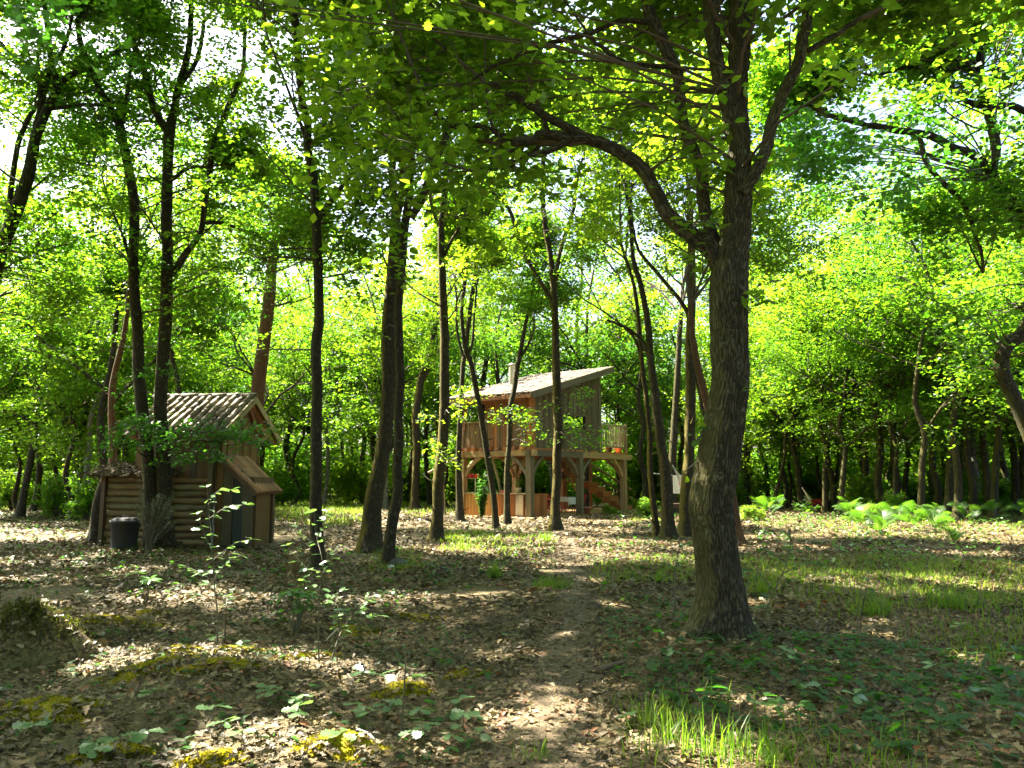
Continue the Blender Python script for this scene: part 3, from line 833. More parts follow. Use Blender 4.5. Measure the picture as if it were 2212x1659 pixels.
def build_stairs():
    root = thing('wooden_staircase', 'reddish open wooden staircase behind the right post of the stilt house', 'staircase', TW(8.7, 0.3), THA)
    for k in range(6):
        z = 0.24 * (k + 1); t = 0.25 + 0.40 * k
        board(root, 'tread', 'timber_red', (0.45, t, z), (0.95, 0.40, 0.05))
        board(root, 'riser', 'plank_warm', (0.45, t - 0.17, z - 0.12), (0.90, 0.03, 0.19))
    for x in (-0.02, 0.92):
        for k in range(6): board(root, 'stringer_block', 'plank_warm', (x, 0.30 + 0.40 * k, 0.24 * (k + 1) - .16), (0.05, 0.46, 0.30))
    slab(root, 'landing', 'timber_red', (0.3, 3.0, 1.48), (1.5, 0.9, 0.08))
    for x, y in ((-.35, 2.6), (.98, 2.62), (-.35, 3.4), (.98, 3.4)): board(root, 'post', 'timber_red', (x, y, 1.25), (0.13, 0.13, 2.5))
    for k in range(5): board(root, 'tread', 'plank_dark', (-0.65 - 0.42 * k, 3.1, 1.7 + 0.24 * k), (0.42, 0.9, 0.06))
    beam(root, 'stringer', 'timber_red', (-0.3, 2.62, 1.4), (-2.5, 2.62, 2.75), 0.06, 0.28)
    beam(root, 'handrail', 'plank', (0.95, 2.6, 2.45), (0.95, 0.1, 1.05), 0.06, 0.10)
    beam(root, 'handrail', 'plank', (0.95, 2.6, 1.95), (0.95, 0.1, 0.60), 0.06, 0.08)
    beam(root, 'rail', 'plank', (-0.35, 3.4, 2.45), (0.98, 3.4, 2.45), 0.06, 0.08)
    for k in range(7): board(root, 'spindle', 'plank', (-0.25 + 0.18 * k, 3.4, 1.98), (0.05, 0.05, 0.9))
    beam(root, 'brace', 'timber', (-0.35, 2.6, 0.85), (-0.9, 2.6, 1.42), 0.08, 0.1)
build_stairs()

def build_bar():
    root = thing('bar_counter', 'honey coloured board counter under the left end of the stilt house', 'counter', TW(0, 0), THA)
    q = np.random.default_rng(8)
    body = slab(root, 'body', 'plank_dark', (0.17, 2.05, 0.48), (0.30, 2.85, 0.92))
    t = 3.60
    while t > 0.78:
        board(root, 'board', 'bar' if t > 1.9 else 'plank_warm', (-0.005 + q.normal(0, .004), t - 0.048, 0.48), (0.025, 0.090, 0.95)); t -= 0.098  # left boards lighter and honey toned, sunlight put into their colour
    slab(root, 'counter_top', 'plank_pale', (0.20, 1.9, 0.985), (0.56, 3.5, 0.05))
    # curtained opening and open shelf beside the corner post
    g = Geo(); n = 40
    u = np.linspace(0, 1, n)
    V = np.concatenate([np.stack((0.0 + 0.022 * np.sin(u * 40) + dx, 0.36 + 0.42 * u, np.full(n, z)), 1) for z, dx in ((0.93, .02), (0.5, 0.0), (0.06, -.01))])
    F = [(k * n + i, k * n + i + 1, (k + 1) * n + i + 1, (k + 1) * n + i) for k in range(2) for i in range(n - 1)]
    g.add(V, F)
    put('curtain', g.mesh('curtain', [M['linen']], True), root)
    board(root, 'upright', 'plank_warm', (0.02, 0.335, 0.48), (0.06, 0.05, 0.95))
    for z in (0.08, 0.36, 0.64): board(root, 'shelf', 'plank_warm', (0.15, 0.22, z), (0.30, 0.20, 0.03))
    board(root, 'back_panel', 'plank_dark', (0.31, 0.25, 0.5), (0.03, 0.3, 0.9))
    # return along the right side
    slab(root, 'body', 'plank_dark', (0.75, 0.20, 0.47), (1.0, 0.26, 0.9))
    for k in range(12): board(root, 'board', 'plank_warm', (0.24 + 0.092 * k, 0.04 - .006 * (k % 2), 0.47), (0.085, 0.025, 0.92))
    slab(root, 'counter_top', 'plank_warm', (0.76, 0.20, 0.957), (1.16, 0.40, 0.045))
build_bar()

def lathe(prof, seg=14):
    g = Geo()
    prof = np.array(prof, float)
    a = np.arange(seg) * 2 * math.pi / seg
    V = np.stack((prof[:, 0:1] * np.cos(a), prof[:, 0:1] * np.sin(a), np.broadcast_to(prof[:, 1:2], (len(prof), seg))), 2)
    i = np.arange(len(prof) - 1)[:, None] * seg; j = np.arange(seg)[None, :]
    g.add(V.reshape(-1, 3), np.stack((i + j, i + (j + 1) % seg, i + seg + (j + 1) % seg, i + seg + j), 2).reshape(-1, 4))
    return g

def potted(name, label, loc, r, hh, mat, leafmat, lsize, nl, ph, grp=None):
    root = thing(name, label, 'potted plant', loc, 0, grp)
    put('pot', lathe([(0.001, 0), (r * .75, 0), (r, hh * .85), (r * 1.1, hh * .86), (r * 1.1, hh), (r * .9, hh), (r * .85, hh * .8), (0.001, hh * .8)]).mesh('pot', [M[mat]], True), root)
    q = np.random.default_rng(int(abs(loc[0] * 100)) + 3)
    p = q.normal(0, 1, (nl, 3)); p /= np.linalg.norm(p, axis=1)[:, None]; p *= q.random((nl, 1)) ** .4 * np.array((r * 1.5, r * 1.5, ph / 2)); p[:, 2] += hh + ph * .5
    g = Geo().leaves(HEXA, p, lsize, 0.9, 0, q)
    for k in range(6): g.tube(np.array([(0, 0, hh * .7), (q.normal(0, r * .6), q.normal(0, r * .6), hh + ph * .8)]), np.array([.006, .003]), 4, 1)
    tag(put('foliage', g.mesh('foliage', [M[leafmat], M['stem']]), root), kind='stuff')
    return root

potted('potted_plant', 'leafy plant in cream pot standing on the counter below the house', TW(0.18, 0.75, 1.01), 0.13, 0.22, 'cream', 'leaf', 0.07, 90, 0.55)
potted('potted_plant', 'yellow-green climbing plant in terracotta pot at the balcony corner', TW(8.2, 0.3, 2.96), 0.2, 0.32, 'terracotta', 'grass', 0.10, 260, 1.35, 'pots on the balcony')
potted('potted_plant', 'low leafy plant in dark pot in the middle of the balcony', TW(7.3, 0.35, 2.96), 0.18, 0.26, 'black', 'leaf', 0.10, 180, 0.95, 'pots on the balcony')
potted('potted_plant', 'small bushy plant in terracotta pot beside the house wall on the balcony', TW(6.4, 0.4, 2.96), 0.17, 0.25, 'terracotta', 'leaf_dark', 0.09, 140, 0.7, 'pots on the balcony')
p = TW(4.35, -0.1)
o = thing('flower_pot', 'empty terracotta pot at the foot of the middle stilt post', 'flower pot', (p[0], p[1], hz(p[0], p[1])))
put('pot', lathe([(0.001, 0), (0.14, 0), (0.2, 0.26), (0.225, 0.26), (0.225, 0.34), (0.19, 0.34), (0.17, 0.05), (0.001, 0.05)]).mesh('pot', [M['terracotta']], True), o)

o = thing('pot_stand', 'white stand with a small shelf at the left end of the counter', 'stand', TW(0.2, 3.2, 1.01), THA)
put('pole', Geo().tube(np.array([(0, 0, 0), (0, 0, 0.62)]), np.array([.025, .025]), 8).mesh('pole', [M['cream']]), o)
board(o, 'shelf', 'plank_pale', (0, 0.1, 0.635), (0.25, 0.75, 0.03)); board(o, 'foot', 'plank_pale', (0, 0, 0.015), (0.2, 0.2, 0.03))
for k, lab in ((0, 'red enamel pot on the left of the small white shelf'), (1, 'red enamel pot on the right of the small white shelf')):
    o = thing('cooking_pot', lab, 'pot', TW(0.2, 3.48 - 0.36 * k, 1.66), THA, 'red enamel pots')
    put('body', lathe([(0.001, 0), (0.11, 0), (0.13, 0.03), (0.13, 0.15), (0.14, 0.16), (0.12, 0.17), (0.03, 0.20), (0.001, 0.2)]).mesh('body', [M['red']], True), o)
    for sx in (-1, 1): put('handle', Geo().tube(np.array([(0, .13 * sx, .12), (0, .17 * sx, .13), (0, .13 * sx, .09)]), np.array([.01, .01, .01]), 6).mesh('handle', [M['red']]), o)
for k, (t, r_, hh, mt, lab) in enumerate(((2.75, .15, .20, 'steel', 'dull grey saucepan at the left of the row on the counter'), (2.45, .11, .26, 'steel', 'tall grey metal kettle beside the saucepan on the counter'),
                                     (2.12, .10, .20, 'black', 'black metal mug on the counter behind the leaning trunk'), (1.5, .17, .10, 'red', 'low red dish on the counter between two trunks'))):
    o = thing(('saucepan', 'kettle', 'mug', 'dish')[k], lab, 'kitchenware', TW(0.12, t, 1.01), THA)
    put('body', lathe([(0.001, 0), (r_ * .9, 0), (r_, hh * .2), (r_ * .95, hh * .9), (r_ * .85, hh), (0.001, hh)]).mesh('body', [M[mt]], True), o)
    put('handle', Geo().tube(np.array([(0, -r_ * .9, hh * .85), (0, -r_ * 1.5, hh * .8), (0, -r_ * 1.5, hh * .4), (0, -r_ * .95, hh * .25)]), np.full(4, .012), 6).mesh('handle', [M['black']]), o)

def pole(label, a, b, r_, mt='plank_pale', grp=None):
    a = np.array(a, float); b = np.array(b, float)
    o = thing('wooden_pole', label, 'pole', a, 0, grp)
    n = 6; P = np.linspace(0, 1, n)[:, None] * (b - a)[None, :]
    P[1:-1] += rng.normal(0, .012, (n - 2, 3))
    put('pole', Geo().tube(P, np.linspace(r_, r_ * .8, n), 8, lump=.04).mesh('pole', [M[mt]], True), o)
pole('pale round pole leaning from counter up to the house floor', TW(0.9, 2.0, 0.1), TW(0.6, 2.5, 2.58), .07)
pole('short pale pole slanting above the counter towards the back', TW(1.6, 2.6, 2.0), TW(2.2, 2.0, 2.5), .05)
pole('upright pole left of the stilt house under the sloping rail', TW(-0.6, 4.3, 0.0), TW(-0.5, 4.75, 2.8), .06)
pole('sloping round rail left of the stilt house leaning on its corner post', TW(-0.9, 5.1, 1.9), TW(-0.1, 3.95, 2.62), .055)

# garden table and folding chairs below the house
o = thing('garden_table', 'folding table with pale cloth in the sun below the stilt house', 'table', TW(5.0, 1.6), THA)
slab(o, 'table_top', 'plank_warm', (0, 0, 0.73), (0.7, 1.0, 0.03))
for sx in (-.3, .3):
    for sy in (-1, 1): beam(o, 'leg', 'red', (sx, .42 * sy, 0.0), (sx, -.3 * sy, .72), .03, .03)
t_ = thing('tablecloth', 'pale cloth hanging over the folding table below the house', 'tablecloth', TW(5.0, 1.6, 0.752), THA)
g = Geo(); n = 15
ux, uy = np.meshgrid(np.linspace(-.5, .5, n), np.linspace(-.72, .72, n))
zz = 0.004 - np.maximum(0, np.abs(uy) - .50) * 1.6 - np.maximum(0, np.abs(ux) - .36) * 1.6 + 0.01 * np.sin(ux * 25) * (np.abs(uy) > .5)
xx = np.clip(ux, -.375, .375) + .02 * np.sin(uy * 22) * (np.abs(ux) > .36); yy = np.clip(uy, -.52, .52) + .02 * np.sin(ux * 25) * (np.abs(uy) > .5)
i = np.arange(n - 1)[:, None] * n; j = np.arange(n - 1)[None, :]
g.add(np.stack((xx, yy, zz), 2).reshape(-1, 3), np.stack((i + j, i + j + 1, i + n + j + 1, i + n + j), 2).reshape(-1, 4))
put('cloth', g.mesh('cloth', [M['white_cloth']], True), t_)
def folding_chair(label, loc, rz):
    o = thing('folding_chair', label, 'chair', loc, rz, 'red folding chairs')
    for k in range(4): board(o, 'seat_slat', 'red', (0, -.15 + .1 * k, .45), (.4, .08, .02))
    for k in range(2): board(o, 'back_slat', 'red', (0, .235 + .02 * k, .68 + .14 * k), (.4, .02, .10), (-.12, 0, 0))
    for sx in (-.2, .2):
        beam(o, 'leg', 'red', (sx, -.24, 0), (sx, .27, .88), .03, .03)
        beam(o, 'leg', 'red', (sx * .9, .26, 0), (sx * .9, -.2, .44), .03, .03)
folding_chair('red folding chair at the left side of the pale table', TW(4.35, 1.9), THA + 1.3)
folding_chair('red folding chair on the right of the pale table near the post', TW(5.7, 1.1), THA - 1.7)
folding_chair('red folding chair behind the pale table under the house', TW(5.1, 2.8), THA + 0.2)

# ------------------------------------------------------------------ bin, hammocks, bench, stones
B = gnd(267, 1192)
o = thing('waste_bin', 'black round plastic bin with lid in front of the log shed', 'bin', (B[0], B[1], hz(B[0], B[1])))
put('body', lathe([(0.001, 0), (0.25, 0), (0.255, 0.05), (0.285, 0.56), (0.30, 0.57), (0.30, 0.60), (0.001, 0.60)], 28).mesh('body', [M['black']], True), o)
lid = put('lid', lathe([(0.315, 0.575), (0.32, 0.60), (0.31, 0.625), (0.27, 0.635), (0.26, 0.665), (0.20, 0.685), (0.001, 0.69)], 28).mesh('lid', [M['black']], True), o)
put('handle', Geo().tube(np.array([(-.07, 0, .685), (-.06, 0, .71), (.06, 0, .71), (.07, 0, .685)]), np.full(4, .012), 6).mesh('handle', [M['black']]), lid)
for sx in (-1, 1): put('grip', Geo().box((.30 * sx, 0, .50), (.05, .14, .05)).mesh('grip', [M['black']]), o)

def hammock(label, a, b, sag, mat, stripe, wdt):
    a = np.array(a, float); b = np.array(b, float)
    o = thing('hammock', label, 'hammock', (a + b) / 2 - (0, 0, sag + 0.3), 0, 'hammocks between the trunks')
    c0 = np.array(o.location)
    d = b - a; side = np.cross(d, (0, 0, 1)); side /= np.linalg.norm(side)
    f = lambda u: a + d * u - np.array((0, 0, 1)) * sag * 4 * u * (1 - u) - c0
    u0, u1 = 0.22, 0.78
    n, m_ = 24, 12
    g = Geo(); V = []
    for u in np.linspace(u0, u1, n):
        e = math.sin((u - u0) / (u1 - u0) * math.pi)
        wv = wdt * (0.25 + 0.75 * e ** .5)
        for k in range(m_):
            x = k / (m_ - 1) * 2 - 1
            V.append(f(u) + side * x * wv * .5 + np.array((0, 0, 1)) * (0.5 * wv * x * x + .012 * math.sin(k * 2.5)))
    for i in range(n - 1):
        for k in range(m_ - 1):
            g.add(np.zeros((0, 3)), [[i * m_ + k, i * m_ + k + 1, (i + 1) * m_ + k + 1, (i + 1) * m_ + k]], k % 3 == 1)
    g.V.insert(0, np.array(V, np.float32)); g.Rn.insert(0, np.full(len(V), .5, np.float32)); g.B.insert(0, np.array(V, np.float32)); g.n = len(V)
    put('cloth', g.mesh('hammock_cloth', [M[mat], M[stripe]], True), o)
    for u, e in ((u0, 0.0), (u1, 1.0)):
        g = Geo()
        for k in range(7):
            x = k / 6 * 2 - 1
            q_ = f(u) + side * x * wdt * .125 + np.array((0, 0, .12 * wdt * x * x))
            g.tube(np.array([q_, f(e)]), np.array([.010, .012]), 5)
        put('cords', g.mesh('cords', [M['cord']]), o)
hammock('crimson hammock with white cords hung above the ferns', at(1733, 1054, 37), at(1800, 1050, 41), 1.0, 'red_cloth', 'red', .65)
hammock('faded red and white hammock behind the trunks left of the big oak', at(1453, 1005, 27.0), at(1548, 1010, 30.0), 1.15, 'pink_cloth', 'white_cloth', 0.9)
o = at(1464, 1055, 33)
t_ = thing('hanging_cloth', 'white cloth hanging on a line behind the faded hammock', 'cloth', (o[0], o[1], 1.75))
g = Geo(); n = 14
V = np.array([(x, .03 * math.sin(x * 30 + z), z) for z in np.linspace(0, -.75, 8) for x in np.linspace(-.2, .22, n)])
g.add(V, [(r_ * n + i, r_ * n + i + 1, (r_ + 1) * n + i + 1, (r_ + 1) * n + i) for r_ in range(7) for i in range(n - 1)])
put('cloth', g.mesh('cloth', [M['white_cloth']], True), t_)
put('line', Geo().tube(np.array([(-1.2, 0, .12), (0, 0, 0.0), (1.6, 0, .1)]), np.full(3, .006), 5).mesh('line', [M['cord']]), t_)
o = at(1467, 1100, 29)
t_ = thing('bench', 'dark plank bench between trunks left of the big oak', 'bench', (o[0], o[1], hz(o[0], o[1])))
board(t_, 'seat', 'plank_dark', (0.1, 0, .62), (1.3, .34, .16))
for sx in (-.4, .6): board(t_, 'leg', 'plank_dark', (sx, 0, .27), (.14, .28, .56))

def stone(name, label, px, py, sz, mat, seed):
    q = np.random.default_rng(seed)
    g = Geo(); n, m_ = 12, 9
    V = []
    ph = q.random(4) * 6
    for i in range(m_):
        for k in range(n):
            a = k * 2 * math.pi / n; b = (i / (m_ - 1) - .5) * math.pi
            d = np.array((math.cos(b) * math.cos(a), math.cos(b) * math.sin(a), math.sin(b)))
            r_ = 1 + .14 * math.sin(3 * d[0] + ph[0]) + .12 * math.sin(4 * d[1] + ph[1]) + .1 * math.sin(5 * d[2] + ph[2]) + q.normal(0, .03)
            V.append(d * r_ * np.array(sz))
    g.add(V, [(i * n + k, i * n + (k + 1) % n, (i + 1) * n + (k + 1) % n, (i + 1) * n + k) for i in range(m_ - 1) for k in range(n)])
    p = gnd(px, py)
    tag(put(name, g.mesh(name, [M[mat]]), None, (p[0], p[1], hz(p[0], p[1]) + sz[2] * .55)), label, 'stone')
stone('stone', 'dark rounded stone at the foot of the slender curved trunk', 862, 1228, (.17, .13, .11), 'stone_dark', 1)
stone('stone', 'small pale grey stone in front of the dark stone by curved trunk', 845, 1233, (.07, .06, .05), 'stone_pale', 2)
stone('stone', 'mossy brown stone on the litter right of the oak sapling', 1782, 1268, (.14, .09, .05), 'debris', 3)

def stick(label, pts, r_, mat='twig'):
    P = []
    for a, b, dz in pts:
        g0 = gnd(a, b); P.append((g0[0], g0[1], hz(g0[0], g0[1]) + dz))
    P = cr(P, 5); c = P[0].copy()
    tag(put('fallen_branch', Geo().tube(P - c, np.linspace(r_, r_ * .5, len(P)), 8, lump=.08).mesh('fallen_branch', [M[mat]], True), None, c), label, 'branch')
stick('short charred branch lying on the path edge in front of big oak', ((1293, 1452, .03), (1310, 1447, .035), (1345, 1440, .04)), .035, 'plank_dark')
stick('thin bent pale twig lying beside the rhododendron plant', ((680, 1388, .03), (700, 1392, .05), (716, 1380, .07), (730, 1372, .10)), .005, 'cream')
stick('thin brown stick on the litter at the left, below the moss', ((240, 1478, .03), (300, 1462, .03), (345, 1440, .06)), .010)
stick('pale dry stick beside the moss cushion at the bottom edge', ((770, 1608, .03), (795, 1622, .04), (812, 1632, .03)), .010, 'cord')
stick('curved grey stick on the path near the bottom centre', ((1090, 1548, .03), (1104, 1560, .03), (1093, 1572, .03)), .008)

# ------------------------------------------------------------------ trees
# gaps in the canopy: (px, py, radius) patches of ground reached by the sun
GAPS = [(240, 1430, .55), (195, 1360, .45), (380, 1290, .35), (480, 1425, .35), (560, 1420, .22), (90, 1300, .35), (20, 1330, .3),
        (520, 1625, .45), (640, 1590, .35), (440, 1650, .3), (650, 1650, .4), (1215, 1508, .30), (1130, 1545, .35), (1228, 1376, .18), (1330, 1312, .25),
        (1270, 1250, .4), (1200, 1235, .4), (1310, 1195, .6), (1000, 1165, .6), (1130, 1190, .5), (840, 1135, .9), (700, 1105, 1.0), (620, 1100, .9),
        (760, 1110, .8), (1010, 1122, .9), (1110, 1118, .8), (1215, 1100, 1.0), (1670, 1170, .5), (1740, 1185, .5), (1620, 1300, .3), (1700, 1530, .25),
        (1850, 1270, .55), (1980, 1285, .6), (1760, 1265, .45), (2090, 1265, .5), (2100, 1197, .7), (2180, 1150, .8), (1490, 1185, .6), (1420, 1175, .4),
        (1430, 1600, .3), (1560, 1640, .3), (1480, 1400, .16), (880, 1500, .2), (900, 1450, .15), (1060, 1235, .3), (60, 1140, .6), (180, 1150, .5),
        (790, 1215, .25), (500, 1190, .35), (1500, 1130, .7), (1850, 1120, 1.0), (2000, 1110, 1.2), (1570, 1500, .2), (1880, 1370, .25), (2100, 1420, .2),
        (1170, 1415, .18), (1060, 1420, .16), (560, 1290, .25), (640, 1240, .2), (110, 1500, .2), (1780, 1420, .2)]
GP = np.array([np.append(gnd(a, b), r) for a, b, r in GAPS])
_sh = SH + np.array((0.994, -.11)) * -0.7 + np.array((.11, .994)) * 1.0
EXTRA = [(*th(-.3 - .5 * k_, t_), .3 + k_, .7) for t_ in (.6, 1.9, 3.2) for k_ in (0, 1)] + [(_sh[0] + dx, _sh[1], 3.6, .45) for dx in (-.7, -.1, .5)]
for s_ in (1.0, 3.0, 5.0, 6.3):
    for t_ in (0.5, 2.2, 3.9):
        p_ = th(s_, t_); EXTRA.append((p_[0], p_[1], roof_z(s_), .95))
p_ = at(1556, 290, 7.7); EXTRA.append((*p_, .22))
p_ = at(1560, 220, 7.7); EXTRA.append((*p_, .18))
for a_, b_, y_, r_ in ((480, 1110, 7.4, .4), (500, 1190, 7.4, .4), (440, 1250, 7.4, .3), (690, 1170, 6.7, .32), (650, 1240, 6.7, .3), (700, 1300, 6.7, .3), (800, 1300, 6.6, .3), (1750, 1180, 9, .25)):
    p_ = at(a_, b_, y_); EXTRA.append((*p_, r_))
GP = np.concatenate((GP, np.array(EXTRA)))
SV = np.array(SUN)

def carve(pos, keep=0.01, r=rng):
    ok = np.ones(len(pos), bool)
    for gx, gy, gz, rad in GP:
        d = pos - (gx, gy, gz)
        al = d @ SV
        pr = np.sqrt(np.maximum(0, (d * d).sum(1) - al * al))
        ok &= ~((al > 1.2) & (pr < rad * (1 + 0.25 * np.sin(al * 3.0))))
    return ok | (r.random(len(pos)) < keep)

def grow(q, p, d, L, r, lev, tubes, tips, up=0.12):
    """a limb with side limbs; tips collects (point, spread)"""
    n = 5
    P = [np.array(p, float)]; d = np.array(d, float); d /= np.linalg.norm(d)
    for i in range(n):
        d = d + q.normal(0, 0.16, 3) + (0, 0, up * 0.5); d /= np.linalg.norm(d)
        P.append(P[-1] + d * L / n)
    P = np.array(P)
    rr = np.linspace(r, r * (0.5 if lev else 0.25), n + 1)
    tubes.append((P, rr, lev))
    if lev == 0:
        tips.append(P[-1]); tips.append(P[3]); tips.append(P[-1] + q.normal(0, .25, 3))
        return
    for k in range(q.integers(3, 6)):
        f = q.uniform(0.35, 1.0); i = int(f * n)
        b = P[min(i, n)]
        e = q.normal(0, 1, 3); e -= d * e.dot(d); e /= np.linalg.norm(e) + 1e-9
        nd_ = d * 0.65 + e * 0.8 + (0, 0, up)
        grow(q, b, nd_, L * q.uniform(.45, .7), rr[min(i, n)] * .6, lev - 1, tubes, tips, up * .5)
    tips.append(P[-1])

def clusters(q, tips, R_, n, flat=0.32):
    """leaf places: every tip carries a handful of side twigs, the leaves sit along them in layered sprays"""
    tips = np.asarray(tips, float).reshape(-1, 3)
    T = len(tips)
    if T == 0: return np.zeros((0, 3))
    k = 6
    d = q.normal(0, 1, (T, k, 3)) * (1, 1, flat)
    d /= np.linalg.norm(d, axis=2)[:, :, None] + 1e-9
    d *= (R_ * q.uniform(.45, 1.35, (T, k)))[:, :, None]
    c = np.repeat(np.arange(T), n); w_ = q.integers(0, k, T * n)
    u = q.random(T * n) ** .65
    P = tips[c] + d[c, w_] * u[:, None] + q.normal(0, 1, (T * n, 3)) * (.09, .09, .05)
    P[:, 2] -= .12 * R_ * u * u
    return P

def stem_pts(pts, Y, dY=0.0, zoff=0.0):
    """view trace (px, py, width px) at distance Y -> points with radius; dY drifts away along the stem"""
    out = []
    m = max(1, len(pts) - 1)
    for i, p in enumerate(pts):
        y = Y + dY * i / m
        a = at(p[0], p[1], y)
        out.append((*a, p[2] * 0.5 * y / FPX))
    return np.array(out)

def fill_w(pts):
    """missing widths are interpolated along the trace"""
    w = [(i, p[2]) for i, p in enumerate(pts) if len(p) > 2]
    ws = np.interp(np.arange(len(pts)), [a for a, b in w], [b for a, b in w])
    return [(p[0], p[1], ww) for p, ww in zip(pts, ws)]

TRACED = []
def traced_tree(name, label, trunk, branches=(), Y=None, bark='bark', H=13.0, leafm='leaf', nl=70, R_=0.6, lsize=0.105, seed=1, sprays=(), low=4.2, seg=14, topn=4, flare=.55, tmpl=HEXA, cat='tree', twigs=True, lev=2, group=None, bumpy=None, tw=1.3, extra=()):
    q = np.random.default_rng(seed * 7 + 1)
    trunk = fill_w(trunk)
    if Y is None: Y = gnd(trunk[0][0], trunk[0][1])[1]
    T = stem_pts(trunk, Y)
    base = np.array((T[0][0], T[0][1], hz(T[0][0], T[0][1])))
    T[0][2] = min(T[0][2], base[2]) - 0.12
    S = cr(T, 7)
    S[:, :2] += q.normal(0, .006, (len(S), 2)) * np.linspace(0, 1, len(S))[:, None]
    hgt = np.maximum(0, S[:, 2] - base[2])
    S[:, 3] *= 1 + flare * np.exp(-hgt / (1.1 * T[0][3] + .04))
    root = thing(name, label, cat, base, 0, group)
    TRACED.append((root, base))
    def lane(A):
        p = proj(A[:, :3]); STEMS.append(np.column_stack((p[:, 0], p[:, 1], A[:, 1], A[:, 3] * FPX / p[:, 2])))
    tubes, tips = [], []
    g = Geo()
    lane(S)
    if bumpy:
        bumpy(g, S, base, q)
    else:
        g.tube(S[:, :3] - base, S[:, 3], seg, lump=.035, rn=q)
        for _ in range(4 if twigs else 1):       # dead stubs
            i = int(q.uniform(.08, .5) * len(S)); e = q.normal(0, 1, 3); e[2] = abs(e[2]) * .5; e /= np.linalg.norm(e)
            L_ = q.uniform(.15, .5) + S[i, 3]; p_ = S[i, :3] - base
            g.tube(np.array([p_, p_ + e * L_ * .6, p_ + e * L_ + (0, 0, .05)]), np.array([.028, .018, .007]) * (.5 + 3 * S[i, 3]), 5)
    put('trunk', g.mesh('trunk', [M[bark]], True), root)
    ends = [(S[-1, :3], S[-1, :3] - S[-4, :3], S[-1, 3], topn)]
    BR = []
    for br in branches:
        dY = 0.0; hint = None
        if isinstance(br, dict): dY = br.get('dY', 0); hint = br.get('y0', 0); br = br['p']
        B = stem_pts(fill_w(br), Y + (hint or 0), dY)
        # root the branch inside the stem it grows from
        cB = cr(B, 6)
        cB[:, :3] += q.normal(0, .008, (len(cB), 3)) * np.linspace(0, 1, len(cB))[:, None]
        put('branch', Geo().tube(cB[:, :3] - base, cB[:, 3], max(7, seg - 5), lump=.05, rn=q).mesh('branch', [M[bark]], True), root)
        ends.append((cB[-1, :3], cB[-1, :3] - cB[-4, :3], cB[-1, 3], 2))
        lane(cB); BR.append(cB)
    DEFER.append(lambda: grow_crown(q, root, base, S, BR, ends, tubes, tips, H, leafm, nl, R_, lsize, sprays, low, tmpl, twigs, lev, tw, extra))
    return root

STEMS, DEFER = [], []
def clear_of_stems(q, pts, rad, keep=.22):
    """boughs that would hang right before a nearer view of a traced stem are mostly bare"""
    A = np.concatenate(STEMS)
    pts = np.asarray(pts, float)
    if len(pts) == 0: return np.zeros(0, bool)
    p = proj(pts)
    ok = np.ones(len(pts), bool)
    for i in range(len(pts)):
        m = A[(A[:, 2] > pts[i, 1] - .2) & (A[:, 2] < 27)]
        if len(m) == 0: continue
        d = np.hypot(m[:, 0] - p[i, 0], m[:, 1] - p[i, 1]) - m[:, 3]
        if d.min() < .62 * rad * FPX / p[i, 2]: ok[i] = q.random() < keep
    return ok

